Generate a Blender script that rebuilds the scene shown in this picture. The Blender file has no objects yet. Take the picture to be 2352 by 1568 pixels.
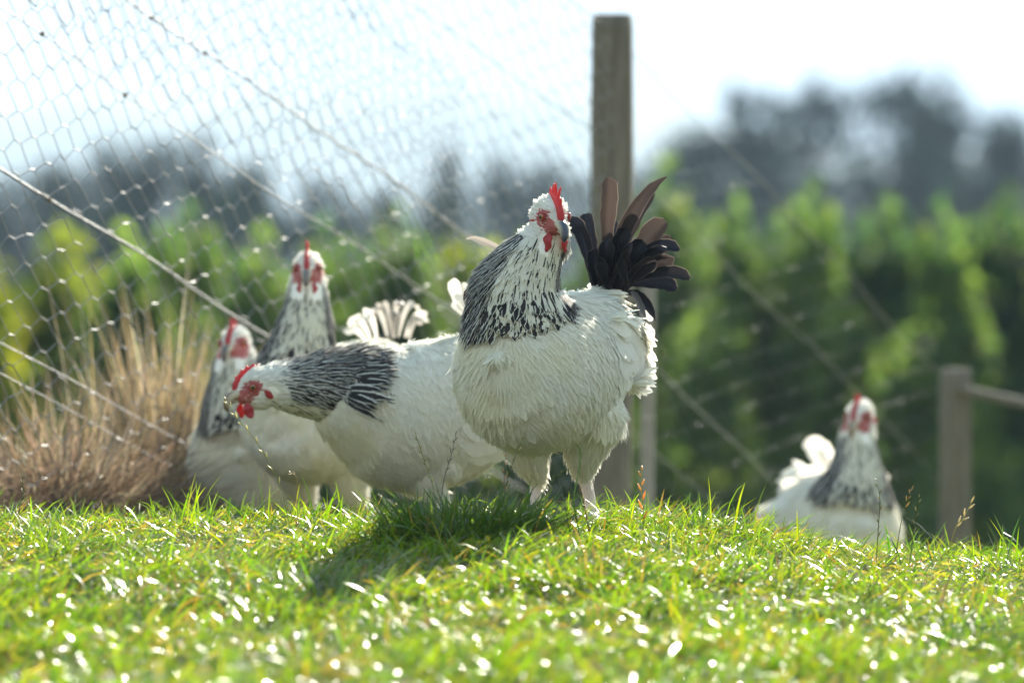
import bpy, bmesh, math, random
import numpy as np
from mathutils import Vector, Matrix

random.seed(7)
rng = np.random.default_rng(11)
sc = bpy.context.scene
COL = sc.collection
R = math.radians

# ------------------------------------------------------------------ camera
ZC = 0.50                      # camera height above the datum
K = 36.0 / 200.0 / 2352.0      # metres per unit (2352 units across the frame) per metre of distance
cd = bpy.data.cameras.new('camera')
cam = bpy.data.objects.new('camera', cd)
COL.objects.link(cam)
cam.location = (0, 0, ZC)
cam.rotation_euler = (R(90), 0, 0)
cd.lens = 200
cd.sensor_width = 36
cd.clip_start = 0.05
cd.clip_end = 20000
cd.dof.use_dof = True
cd.dof.focus_distance = 7.36
cd.dof.aperture_fstop = 4.5
sc.camera = cam

# ------------------------------------------------------------------ light
SUN_EL, SUN_AZ = R(28), R(18)          # azimuth from +Y towards +X
w = bpy.data.worlds.new('World')
sc.world = w
w.use_nodes = True
nt = w.node_tree
for n in list(nt.nodes):
    nt.nodes.remove(n)
sky = nt.nodes.new('ShaderNodeTexSky')
sky.sky_type = 'NISHITA'
sky.sun_disc = False
sky.sun_elevation = SUN_EL
sky.sun_rotation = SUN_AZ
sky.altitude = 50
sky.air_density = 1.0
sky.dust_density = 0.1
sky.ozone_density = 1.0
bg = nt.nodes.new('ShaderNodeBackground')
bg.inputs['Strength'].default_value = 0.15
wo = nt.nodes.new('ShaderNodeOutputWorld')
# added cap holds down glare: no part of the sky is brighter than this
sky_cap = nt.nodes.new('ShaderNodeMix'); sky_cap.data_type = 'RGBA'; sky_cap.blend_type = 'DARKEN'
sky_cap.inputs[0].default_value = 1.0
sky_cap.inputs[7].default_value = (1.42, 1.52, 1.60, 1)
nt.links.new(sky.outputs[0], sky_cap.inputs[6])
nt.links.new(sky_cap.outputs[2], bg.inputs['Color'])
nt.links.new(bg.outputs[0], wo.inputs['Surface'])

sl = bpy.data.lights.new('sun', 'SUN')
sl.energy = 4.4
sl.angle = R(0.53)
sl.color = (1.0, 0.94, 0.80)
so = bpy.data.objects.new('sun', sl)
COL.objects.link(so)
sdir = Vector((math.sin(SUN_AZ) * math.cos(SUN_EL), math.cos(SUN_AZ) * math.cos(SUN_EL), math.sin(SUN_EL)))
so.rotation_euler = sdir.to_track_quat('Z', 'Y').to_euler()
so.location = (3, 5, 6)

vs = sc.view_settings
vs.view_transform = 'Standard'
vs.look = 'None'
vs.gamma = 1.0
vs.use_curve_mapping = False
vs.exposure = 2.2
sc.cycles.max_bounces = 8
sc.cycles.transparent_max_bounces = 8
sc.cycles.transmission_bounces = 6
sc.cycles.volume_bounces = 0
sc.cycles.sample_clamp_indirect = 6


def P(px, py, d):
    """a point seen at (px, py) of the 2352-unit-wide frame when it stands d metres away"""
    return np.array([(px - 1176) * K * d, d, ZC + (784 - py) * K * d])


# ------------------------------------------------------------------ helpers
def tag(o, label=None, cat=None, group=None, kind=None):
    if label: o['label'] = label
    if cat: o['category'] = cat
    if group: o['group'] = group
    if kind: o['kind'] = kind
    return o


def empty(name, loc, label=None, cat=None, group=None):
    o = bpy.data.objects.new(name, None)
    o.empty_display_size = 0.05
    COL.objects.link(o)
    o.location = loc
    tag(o, label, cat, group)
    return o


def link(name, me, mat=None, parent=None, smooth=True):
    o = bpy.data.objects.new(name, me)
    COL.objects.link(o)
    if mat is not None:
        me.materials.append(mat)
    if smooth:
        me.polygons.foreach_set('use_smooth', [True] * len(me.polygons))
    if parent is not None:
        o.parent = parent
        o.matrix_parent_inverse = Matrix.Translation(parent.location).inverted()
    return o


def np_mesh(name, V, F, attrs=None):
    """V (n,3), F (m,4) or (m,3); attrs {name: (n,3|4)} point attributes"""
    V = np.ascontiguousarray(V, dtype=np.float32)
    F = np.ascontiguousarray(F, dtype=np.int32)
    me = bpy.data.meshes.new(name)
    nf, fs = F.shape
    me.vertices.add(len(V))
    me.vertices.foreach_set('co', V.ravel())
    me.loops.add(nf * fs)
    me.loops.foreach_set('vertex_index', F.ravel())
    me.polygons.add(nf)
    me.polygons.foreach_set('loop_start', np.arange(0, nf * fs, fs, dtype=np.int32))
    me.polygons.foreach_set('loop_total', np.full(nf, fs, dtype=np.int32))
    me.update(calc_edges=True)
    for k, a in (attrs or {}).items():
        a = np.asarray(a, dtype=np.float32)
        if a.shape[1] == 3:
            at = me.attributes.new(k, 'FLOAT_VECTOR', 'POINT')
            at.data.foreach_set('vector', a.ravel())
        else:
            at = me.attributes.new(k, 'FLOAT_COLOR', 'POINT')
            at.data.foreach_set('color', a.ravel())
    return me


def unit(v):
    v = np.asarray(v, float)
    return v / np.maximum(np.linalg.norm(v, axis=-1, keepdims=True), 1e-9)


def catmull(pts, n):
    pts = np.asarray(pts, float)
    m = len(pts)
    out = []
    for i in range(m - 1):
        p0 = pts[max(i - 1, 0)]; p1 = pts[i]; p2 = pts[i + 1]; p3 = pts[min(i + 2, m - 1)]
        for t in np.linspace(0, 1, n, endpoint=False):
            out.append(0.5 * ((2 * p1) + (-p0 + p2) * t + (2 * p0 - 5 * p1 + 4 * p2 - p3) * t * t + (-p0 + 3 * p1 - 3 * p2 + p3) * t ** 3))
    out.append(pts[-1])
    return np.array(out)


def loft(C, rl, ru, lat, seg=20, cap=True):
    """closed tube along centres C with half-widths rl (along lat) and ru; returns V, F(quads)"""
    C = np.asarray(C, float); n = len(C)
    T = np.gradient(C, axis=0); T = unit(T)
    lat = np.broadcast_to(np.asarray(lat, float), C.shape)
    Lv = unit(lat - (lat * T).sum(1, keepdims=True) * T)
    Nv = np.cross(T, Lv)
    rl = np.broadcast_to(rl, n); ru = np.broadcast_to(ru, n)
    # rounded caps
    Cs, Rl, Ru, Ls, Ns = list(C), list(rl), list(ru), list(Lv), list(Nv)
    if cap:
        for a in (0.55, 0.9, 0.995):
            Cs.append(C[-1] + T[-1] * a * min(rl[-1], ru[-1])); f = math.sqrt(1 - a * a)
            Rl.append(rl[-1] * f); Ru.append(ru[-1] * f); Ls.append(Lv[-1]); Ns.append(Nv[-1])
        for a in (0.55, 0.9, 0.995):
            Cs.insert(0, C[0] - T[0] * a * min(rl[0], ru[0])); f = math.sqrt(1 - a * a)
            Rl.insert(0, rl[0] * f); Ru.insert(0, ru[0] * f); Ls.insert(0, Lv[0]); Ns.insert(0, Nv[0])
    Cs = np.array(Cs); Rl = np.array(Rl); Ru = np.array(Ru); Ls = np.array(Ls); Ns = np.array(Ns)
    a = np.linspace(0, 2 * math.pi, seg, endpoint=False)
    V = Cs[:, None] + Ls[:, None] * (np.cos(a)[None, :, None] * Rl[:, None, None]) + Ns[:, None] * (np.sin(a)[None, :, None] * Ru[:, None, None])
    m = len(Cs)
    i = np.arange(m - 1)[:, None]; j = np.arange(seg)[None]
    j2 = (j + 1) % seg
    F = np.stack(np.broadcast_arrays(i * seg + j, i * seg + j2, (i + 1) * seg + j2, (i + 1) * seg + j), -1).reshape(-1, 4)
    V = V.reshape(-1, 3)
    # close ends with degenerate fans folded to quads
    e0, e1 = len(V), len(V) + 1
    V = np.vstack([V, Cs[0], Cs[-1]])
    jj = np.arange(0, seg, 2)
    F0 = np.stack([np.full_like(jj, e0), (jj + 2) % seg, (jj + 1) % seg, jj], 1)
    b = (m - 1) * seg
    F1 = np.stack([np.full_like(jj, e1), b + jj, b + (jj + 1) % seg, b + (jj + 2) % seg], 1)
    return V, np.vstack([F, F0, F1])


def ellipsoid(c, ax, r, seg=24):
    c = np.asarray(c, float)
    t = np.linspace(-0.97, 0.97, 15)
    ax = [unit(a) for a in ax]
    C = c + ax[0][None] * (np.sin(t * math.pi / 2) * r[0])[:, None]
    f = np.cos(t * math.pi / 2)
    return loft(C, f * r[1], f * r[2], ax[1], seg, cap=False)


def join(parts):
    Vs, Fs, o = [], [], 0
    for V, F in parts:
        Vs.append(V); Fs.append(F + o); o += len(V)
    return np.vstack(Vs), np.vstack(Fs)


def remesh(V, F, voxel, smooth=6, name='body'):
    me = np_mesh('tmp', V, F)
    ob = bpy.data.objects.new('tmp', me)
    COL.objects.link(ob)
    m = ob.modifiers.new('r', 'REMESH'); m.mode = 'VOXEL'; m.voxel_size = voxel
    if smooth:
        s = ob.modifiers.new('s', 'SMOOTH'); s.iterations = smooth; s.factor = 0.5
    dg = bpy.context.evaluated_depsgraph_get()
    ev = ob.evaluated_get(dg)
    out = bpy.data.meshes.new_from_object(ev)
    out.name = name
    bpy.data.objects.remove(ob)
    bpy.data.meshes.remove(me)
    return out


def mverts(me):
    a = np.empty(len(me.vertices) * 3, dtype=np.float32)
    me.vertices.foreach_get('co', a)
    return a.reshape(-1, 3).astype(float)


def tubes(A, B, ra, rb, seg=4):
    """straight prisms from each A[i] to B[i]"""
    A = np.asarray(A, float); B = np.asarray(B, float)
    T = unit(B - A)
    ref = np.where(np.abs(T[:, 2:3]) > 0.9, np.array([[1.0, 0, 0]]), np.array([[0, 0, 1.0]]))
    X = unit(np.cross(T, ref)); Y = np.cross(T, X)
    a = np.linspace(0, 2 * math.pi, seg, endpoint=False) + 0.3
    ra = np.broadcast_to(ra, len(A))[:, None, None]; rb = np.broadcast_to(rb, len(A))[:, None, None]
    off = X[:, None] * np.cos(a)[None, :, None] + Y[:, None] * np.sin(a)[None, :, None]
    V = np.concatenate([A[:, None] + off * ra, B[:, None] + off * rb], 1).reshape(-1, 3)
    n = len(A); j = np.arange(seg); j2 = (j + 1) % seg
    q = np.stack([j, j2, seg + j2, seg + j], 1)
    F = (q[None] + (np.arange(n) * 2 * seg)[:, None, None]).reshape(-1, 4)
    return V, F


# ------------------------------------------------------------------ materials
def newmat(name):
    m = bpy.data.materials.new(name)
    m.use_nodes = True
    t = m.node_tree
    for n in list(t.nodes):
        t.nodes.remove(n)
    out = t.nodes.new('ShaderNodeOutputMaterial')
    return m, t, out


def N(t, typ, **kw):
    n = t.nodes.new(typ)
    for k, v in kw.items():
        if k in n.inputs.keys() if hasattr(n.inputs, 'keys') else False:
            n.inputs[k].default_value = v
        else:
            setattr(n, k, v)
    return n


def attr(t, name):
    n = t.nodes.new('ShaderNodeAttribute'); n.attribute_name = name
    return n


def math_n(t, op, a, b=None, c=None, clamp=False):
    n = t.nodes.new('ShaderNodeMath'); n.operation = op; n.use_clamp = clamp
    for i, v in enumerate((a, b, c)):
        if v is None: continue
        if isinstance(v, (int, float)): n.inputs[i].default_value = v
        else: t.links.new(v, n.inputs[i])
    return n.outputs[0]


def mix_c(t, fac, a, b, mode='MIX'):
    n = t.nodes.new('ShaderNodeMix'); n.data_type = 'RGBA'; n.blend_type = mode
    for s, v in ((n.inputs[0], fac), (n.inputs[6], a), (n.inputs[7], b)):
        if isinstance(v, (int, float)): s.default_value = v
        elif isinstance(v, tuple): s.default_value = (*v, 1) if len(v) == 3 else v
        else: t.links.new(v, s)
    return n.outputs[2]


def noise(t, scale, detail=3, rough=0.55, vec=None):
    n = t.nodes.new('ShaderNodeTexNoise')
    n.inputs['Scale'].default_value = scale
    n.inputs['Detail'].default_value = detail
    n.inputs['Roughness'].default_value = rough
    if vec is None:
        tc = t.nodes.new('ShaderNodeTexCoord'); vec = tc.outputs['Object']
    t.links.new(vec, n.inputs['Vector'])
    return n


def ramp(t, fac, stops):
    n = t.nodes.new('ShaderNodeValToRGB')
    cr = n.color_ramp
    while len(cr.elements) < len(stops): cr.elements.new(0.5)
    for e, (p, c) in zip(cr.elements, stops):
        e.position = p; e.color = (*c, 1)
    t.links.new(fac, n.inputs[0])
    return n.outputs[0]


def bsdf(t, color, rough=0.6, spec=0.5, normal=None, metallic=0.0):
    b = t.nodes.new('ShaderNodeBsdfPrincipled')
    if isinstance(color, tuple): b.inputs['Base Color'].default_value = (*color, 1)
    else: t.links.new(color, b.inputs['Base Color'])
    b.inputs['Roughness'].default_value = rough
    b.inputs['Specular IOR Level'].default_value = spec
    b.inputs['Metallic'].default_value = metallic
    if normal is not None: t.links.new(normal, b.inputs['Normal'])
    return b


def bump(t, h, strength=0.4, dist=0.002):
    n = t.nodes.new('ShaderNodeBump')
    n.inputs['Strength'].default_value = strength
    n.inputs['Distance'].default_value = dist
    t.links.new(h, n.inputs['Height'])
    return n.outputs[0]


def translucent_mix(t, out, b, color, fac):
    tr = t.nodes.new('ShaderNodeBsdfTranslucent')
    if isinstance(color, tuple): tr.inputs['Color'].default_value = (*color, 1)
    else: t.links.new(color, tr.inputs['Color'])
    mx = t.nodes.new('ShaderNodeMixShader')
    if isinstance(fac, (int, float)): mx.inputs[0].default_value = fac
    else: t.links.new(fac, mx.inputs[0])
    t.links.new(b.outputs[0], mx.inputs[1]); t.links.new(tr.outputs[0], mx.inputs[2])
    t.links.new(mx.outputs[0], out.inputs['Surface'])


def mat_feather():
    """white plumage; fd = (across, along, random), fc = (streak width, cream, brown, -)"""
    m, t, out = newmat('feather')
    fd = attr(t, 'fd'); fc = attr(t, 'fc')
    s = t.nodes.new('ShaderNodeSeparateXYZ'); t.links.new(fd.outputs['Vector'], s.inputs[0])
    c = t.nodes.new('ShaderNodeSeparateColor'); t.links.new(fc.outputs['Color'], c.inputs[0])
    au = math_n(t, 'ABSOLUTE', s.outputs[0])
    nz = noise(t, 420, 2)
    edge = math_n(t, 'ADD', c.outputs[0], math_n(t, 'MULTIPLY', math_n(t, 'SUBTRACT', nz.outputs[0], 0.5), 0.35))
    mask = math_n(t, 'MULTIPLY', math_n(t, 'SUBTRACT', edge, au), 7.0, clamp=True)
    tip = math_n(t, 'MULTIPLY', math_n(t, 'SUBTRACT', s.outputs[1], 0.06), 8.0, clamp=True)
    mask = math_n(t, 'MULTIPLY', mask, tip)
    white = mix_c(t, c.outputs[1], (0.92, 0.91, 0.87), (0.92, 0.87, 0.62))
    dark = mix_c(t, c.outputs[2], (0.012, 0.014, 0.021), (0.06, 0.045, 0.038))
    col = mix_c(t, mask, white, dark)
    # barbs: fine chevrons along the vane
    ph = math_n(t, 'ADD', math_n(t, 'MULTIPLY', s.outputs[1], 60.0), math_n(t, 'MULTIPLY', au, -22.0))
    barb = math_n(t, 'SINE', math_n(t, 'MULTIPLY', ph, 3.0))
    shaft = math_n(t, 'MULTIPLY', math_n(t, 'SUBTRACT', 0.12, au), 8.0, clamp=True)
    h = math_n(t, 'ADD', math_n(t, 'MULTIPLY', barb, 0.3), shaft)
    nb = bump(t, h, 0.35, 0.0006)
    b = bsdf(t, col, 0.62, 0.25, nb)
    b.inputs['Sheen Weight'].default_value = 0.0
    trc = mix_c(t, mask, (0.93, 0.91, 0.85), (0.05, 0.03, 0.025))
    translucent_mix(t, out, b, trc, math_n(t, 'SUBTRACT', 0.48, math_n(t, 'MULTIPLY', mask, 0.2)))
    return m


def mat_tail():
    """fc.r: 0 black with brown vane showing light, 1 white"""
    m, t, out = newmat('tail_feather')
    fd = attr(t, 'fd'); fc = attr(t, 'fc')
    s = t.nodes.new('ShaderNodeSeparateXYZ'); t.links.new(fd.outputs['Vector'], s.inputs[0])
    c = t.nodes.new('ShaderNodeSeparateColor'); t.links.new(fc.outputs['Color'], c.inputs[0])
    au = math_n(t, 'ABSOLUTE', s.outputs[0])
    ph = math_n(t, 'ADD', math_n(t, 'MULTIPLY', s.outputs[1], 90.0), math_n(t, 'MULTIPLY', au, -26.0))
    barb = math_n(t, 'SINE', math_n(t, 'MULTIPLY', ph, 3.0))
    shaft = math_n(t, 'MULTIPLY', math_n(t, 'SUBTRACT', 0.09, au), 12.0, clamp=True)
    nb = bump(t, math_n(t, 'ADD', math_n(t, 'MULTIPLY', barb, 0.3), shaft), 0.4, 0.0008)
    lit_edge = math_n(t, 'MULTIPLY', math_n(t, 'SUBTRACT', au, 0.93), 14.0, clamp=True)  # pale vane edge paints the backlit rim into the colour
    nz = noise(t, 60, 3)
    dk = mix_c(t, c.outputs[1], (0.007, 0.010, 0.018), (0.045, 0.027, 0.02))
    dk = mix_c(t, math_n(t, 'MULTIPLY', nz.outputs[0], 0.5), dk, (0.02, 0.022, 0.032))
    dk = mix_c(t, math_n(t, 'MULTIPLY', lit_edge, 0.4), dk, (0.3, 0.25, 0.22))
    col = mix_c(t, c.outputs[0], dk, (0.84, 0.82, 0.78))
    trc = mix_c(t, c.outputs[1], (0.006, 0.007, 0.012), (0.078, 0.056, 0.046))
    trc = mix_c(t, lit_edge, trc, (0.3, 0.24, 0.2))
    trc = mix_c(t, c.outputs[0], trc, (0.85, 0.8, 0.72))
    b = bsdf(t, col, 0.42, 0.35, nb)
    translucent_mix(t, out, b, trc, 0.36)
    return m


def mat_skin():
    """the bird's body under the plumage, coloured by the vertex colour 'skin'"""
    m, t, out = newmat('hen_skin')
    a = attr(t, 'skin')
    nz = noise(t, 260, 4, 0.6)
    sg = t.nodes.new('ShaderNodeSeparateColor'); t.links.new(a.outputs['Color'], sg.inputs[0])
    col = mix_c(t, math_n(t, 'MULTIPLY', nz.outputs[0], math_n(t, 'MULTIPLY', math_n(t, 'SUBTRACT', 0.86, sg.outputs[1], clamp=True), 0.55)), a.outputs['Color'], (0.25, 0.12, 0.1))
    vo = t.nodes.new('ShaderNodeTexVoronoi'); vo.inputs['Scale'].default_value = 330
    tc = t.nodes.new('ShaderNodeTexCoord'); t.links.new(tc.outputs['Object'], vo.inputs['Vector'])
    nb = bump(t, vo.outputs['Distance'], 0.6, 0.0012)
    b = bsdf(t, col, 0.55, 0.4, nb)
    b.inputs['Subsurface Weight'].default_value = 0.1
    b.inputs['Subsurface Radius'].default_value = (0.006, 0.002, 0.001)
    t.links.new(b.outputs[0], out.inputs['Surface'])
    return m


def mat_flesh(name, col, tcol, sc_=700):
    m, t, out = newmat(name)
    vo = t.nodes.new('ShaderNodeTexVoronoi'); vo.inputs['Scale'].default_value = sc_
    tc = t.nodes.new('ShaderNodeTexCoord'); t.links.new(tc.outputs['Object'], vo.inputs['Vector'])
    nz = noise(t, 220, 3)
    c = mix_c(t, nz.outputs[0], col, tuple(x * 0.55 for x in col))
    nb = bump(t, vo.outputs['Distance'], 0.7, 0.0008)
    b = bsdf(t, c, 0.42, 0.5, nb)
    translucent_mix(t, out, b, tcol, 0.33)
    return m


def mat_vcol(name, rough=0.4, spec=0.5, at='vc', bscale=None):
    m, t, out = newmat(name)
    a = attr(t, at)
    nb = None
    if bscale:
        nb = bump(t, noise(t, bscale, 4).outputs[0], 0.5, 0.001)
    b = bsdf(t, a.outputs['Color'], rough, spec, nb)
    t.links.new(b.outputs[0], out.inputs['Surface'])
    return m


def mat_leafy(name, rough=0.35, spec=0.5, trans=0.45, at='col', tboost=(2.4, 2.2, 1.2), coat=0.0):
    """blades and leaves: colour from the per-blade attribute"""
    m, t, out = newmat(name)
    a = attr(t, at)
    b = bsdf(t, a.outputs['Color'], rough, spec)
    if coat:
        b.inputs['Coat Weight'].default_value = coat
        b.inputs['Coat Roughness'].default_value = 0.22
    trc = mix_c(t, 1.0, a.outputs['Color'], tboost, 'MULTIPLY')
    translucent_mix(t, out, b, trc, trans)
    return m


def mat_ground():
    m, t, out = newmat('soil')
    n1 = noise(t, 1.4, 5); n2 = noise(t, 38, 5, 0.7); n3 = noise(t, 0.05, 4)
    c = ramp(t, n2.outputs[0], [(0.3, (0.045, 0.035, 0.018)), (0.55, (0.10, 0.085, 0.04)), (0.75, (0.17, 0.14, 0.075))])
    g = ramp(t, n1.outputs[0], [(0.35, (0.06, 0.10, 0.02)), (0.65, (0.11, 0.14, 0.035))])
    far = ramp(t, n3.outputs[0], [(0.35, (0.09, 0.12, 0.04)), (0.6, (0.17, 0.18, 0.07)), (0.75, (0.05, 0.08, 0.03))])
    geo = t.nodes.new('ShaderNodeNewGeometry')
    s = t.nodes.new('ShaderNodeSeparateXYZ'); t.links.new(geo.outputs['Position'], s.inputs[0])
    ff = math_n(t, 'MULTIPLY', math_n(t, 'SUBTRACT', s.outputs[1], 9.0), 0.2, clamp=True)
    c = mix_c(t, 0.35, c, g)
    c = mix_c(t, ff, c, far)
    nb = bump(t, n2.outputs[0], 0.8, 0.02)
    b = bsdf(t, c, 0.9, 0.2, nb)
    t.links.new(b.outputs[0], out.inputs['Surface'])
    return m


def mat_wood():
    m, t, out = newmat('weathered_wood')
    tc = t.nodes.new('ShaderNodeTexCoord')
    mp = t.nodes.new('ShaderNodeMapping'); mp.inputs['Scale'].default_value = (1, 1, 0.06)
    t.links.new(tc.outputs['Object'], mp.inputs[0])
    n1 = noise(t, 160, 6, 0.65, mp.outputs[0]); n2 = noise(t, 7, 4)
    c = ramp(t, n1.outputs[0], [(0.3, (0.075, 0.062, 0.048)), (0.55, (0.19, 0.165, 0.13)), (0.75, (0.27, 0.24, 0.20))])
    c = mix_c(t, math_n(t, 'MULTIPLY', n2.outputs[0], 0.5), c, (0.12, 0.115, 0.09))
    nb = bump(t, n1.outputs[0], 0.7, 0.004)
    b = bsdf(t, c, 0.85, 0.25, nb)
    t.links.new(b.outputs[0], out.inputs['Surface'])
    return m


def mat_wire():
    m, t, out = newmat('galvanised_wire')
    n1 = noise(t, 90, 4)
    c = ramp(t, n1.outputs[0], [(0.3, (0.17, 0.17, 0.18)), (0.7, (0.34, 0.34, 0.35))])
    b = bsdf(t, c, 0.48, 0.5, None, 0.8)
    t.links.new(b.outputs[0], out.inputs['Surface'])
    return m


def mat_plain(name, col, rough=0.8, var=0.4, scale=8, spec=0.3):
    m, t, out = newmat(name)
    n1 = noise(t, scale, 5)
    c = mix_c(t, n1.outputs[0], tuple(x * (1 - var) for x in col), tuple(min(1, x * (1 + var)) for x in col))
    b = bsdf(t, c, rough, spec, bump(t, n1.outputs[0], 0.5, 0.01))
    t.links.new(b.outputs[0], out.inputs['Surface'])
    return m


M_FEATHER = mat_feather(); M_TAIL = mat_tail(); M_SKIN = mat_skin()
M_COMB = mat_flesh('comb_flesh', (0.52, 0.05, 0.06), (0.85, 0.10, 0.08))
M_EYE = mat_vcol('eye', 0.08, 0.8); M_BEAK = mat_vcol('beak', 0.32, 0.5, bscale=300)
M_GRASS = mat_leafy('grass_blade', 0.38, 0.6, 0.45, tboost=(2.9, 2.5, 0.5), coat=0.5)
M_STRAW = mat_leafy('dry_straw', 0.5, 0.4, 0.35, tboost=(1.35, 1.25, 1.1))
M_STALK = mat_leafy('seed_stalk', 0.45, 0.4, 0.3, tboost=(1.8, 1.7, 1.0))
M_LEAF = mat_leafy('leaf', 0.75, 0.2, 0.44, tboost=(2.75, 2.5, 1.0))
M_TREE = mat_leafy('dark_leaf', 0.85, 0.1, 0.10, tboost=(1.2, 1.5, 1.3))
M_SOIL = mat_ground(); M_WOOD = mat_wood(); M_WIRE = mat_wire()
M_BARK = mat_plain('bark', (0.09, 0.07, 0.05), 0.9, 0.5, 12)
M_PALEWOOD = mat_plain('pale_wood', (0.27, 0.25, 0.22), 0.75, 0.3, 25)
M_RUST = mat_plain('rust', (0.16, 0.10, 0.03), 0.8, 0.4, 200)
M_HILL = mat_plain('far_hills', (0.10, 0.13, 0.12), 0.95, 0.35, 0.02)

# ------------------------------------------------------------------ terrain
GY = np.array([-4, 1.0, 3.0, 5.3, 6.0, 6.5, 6.9, 7.2, 7.6, 8.0, 8.5, 8.9, 9.5, 10.0, 11.4, 13, 18, 25, 40, 70, 120, 260, 600, 3000])
GZ = np.array([-.62, -.56, -.46, -.372, -.340, -.304, -.266, -.243, -.238, -.262, -.315, -.385, -.55, -.72, -1.2, -1.75, -2.9, -3.8, -5.0, -6.0, -5.0, -2.0, -4.0, -12.0])
_dy = np.linspace(-4, 40, 2201)
_dz = np.interp(_dy, GY, GZ)
_k = np.hanning(25); _k /= _k.sum()
_dz2 = np.convolve(np.pad(_dz, 12, mode='edge'), _k, mode='valid')


def ground(x, y):
    x = np.asarray(x, float); y = np.asarray(y, float)
    z = np.where(y < 38, np.interp(y, _dy, _dz2), np.interp(y, GY, GZ))
    near = np.clip(1 - np.abs(y - 6.5) / 9, 0, 1)
    sx = 1 / (1 + np.exp(-(x - 0.36) * 9)) + .12 / (1 + np.exp((x + .25) * 12))
    z = z - 0.070 * sx * near * np.clip((y - 4.5) / 2.5, 0, 1)
    z = z + near * (0.006 * np.sin(x * 9.1 + y * 3.3) * np.sin(y * 6.1 - x * 2.0) + 0.004 * np.sin(x * 23 + 1.3) * np.sin(y * 19))
    far = np.clip((y - 60) / 200, 0, 1)
    z = z + far * (2.0 * np.sin(x * 0.021 + 1.0) + 1.2 * np.sin(x * 0.05 + y * 0.02))
    return z + ZC


def grid_sheet(xs, ys):
    X, Y = np.meshgrid(xs, ys)
    V = np.stack([X, Y, ground(X, Y)], -1).reshape(-1, 3)
    nx, ny = len(xs), len(ys)
    i = np.arange(ny - 1)[:, None] * nx; j = np.arange(nx - 1)[None]
    F = np.stack([i + j, i + j + 1, i + nx + j + 1, i + nx + j], -1).reshape(-1, 4)
    return V, F


xs = np.concatenate([-np.geomspace(3200, 3, 30), np.linspace(-2.9, 2.9, 117), np.geomspace(3, 3200, 30)])
ys = np.concatenate([np.linspace(-4, 3.9, 20), np.linspace(4, 13, 181), np.geomspace(13.2, 3000, 60)])
V, F = grid_sheet(xs, ys)
tag(link('ground', np_mesh('ground', V, F), M_SOIL), kind='structure')

# pale hills on the skyline
def hill_band(name, y0, pts, depth, mat):
    xs_ = np.linspace(-y0 * 0.7, y0 * 0.7, 140)
    top = np.interp(xs_, [p[0] for p in pts], [p[1] for p in pts])
    top = top + 0.012 * y0 * 0.1 * np.sin(xs_ / y0 * 60) + 0.001 * y0 * np.sin(xs_ / y0 * 170 + 1)
    rows = []
    for a, hgt in ((-1, 0.0), (-.6, .45), (-.25, .85), (0, 1.0), (.3, .8), (1, 0.0)):
        rows.append(np.stack([xs_, np.full_like(xs_, y0 + a * depth) + 0.02 * y0 * np.sin(xs_ / y0 * 9), (-14 + (top + 14) * hgt) + ZC], -1))
    V = np.array(rows).reshape(-1, 3)
    nx = len(xs_)
    i = np.arange(5)[:, None] * nx; j = np.arange(nx - 1)[None]
    F = np.stack([i + j, i + j + 1, i + nx + j + 1, i + nx + j], -1).reshape(-1, 4)
    tag(link(name, np_mesh(name, V, F), mat), kind='structure')

def hx(px, y): return (px - 1176) * K * y
def hz(py, y): return (784 - py) * K * y
D1 = 1500
hill_band('hills', D1, [(-2000, hz(300, D1)), (hx(0, D1), hz(265, D1)), (hx(500, D1), hz(215, D1)), (hx(1000, D1), hz(180, D1)), (hx(1350, D1), hz(205, D1)), (hx(1600, D1), hz(290, D1)), (hx(2000, D1), hz(330, D1)), (2000, hz(250, D1))], 260, M_HILL)


# ------------------------------------------------------------------ foliage
def pick_colors(n, palette, weights, jit=0.25):
    pal = np.array(palette); idx = rng.choice(len(pal), n, p=np.array(weights) / sum(weights))
    c = pal[idx] * (1 + (rng.random((n, 1)) - 0.5) * 2 * jit)
    c = c * (1 + (rng.random((n, 3)) - 0.5) * 0.2)
    return np.clip(c, 0.002, 0.95)


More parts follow.
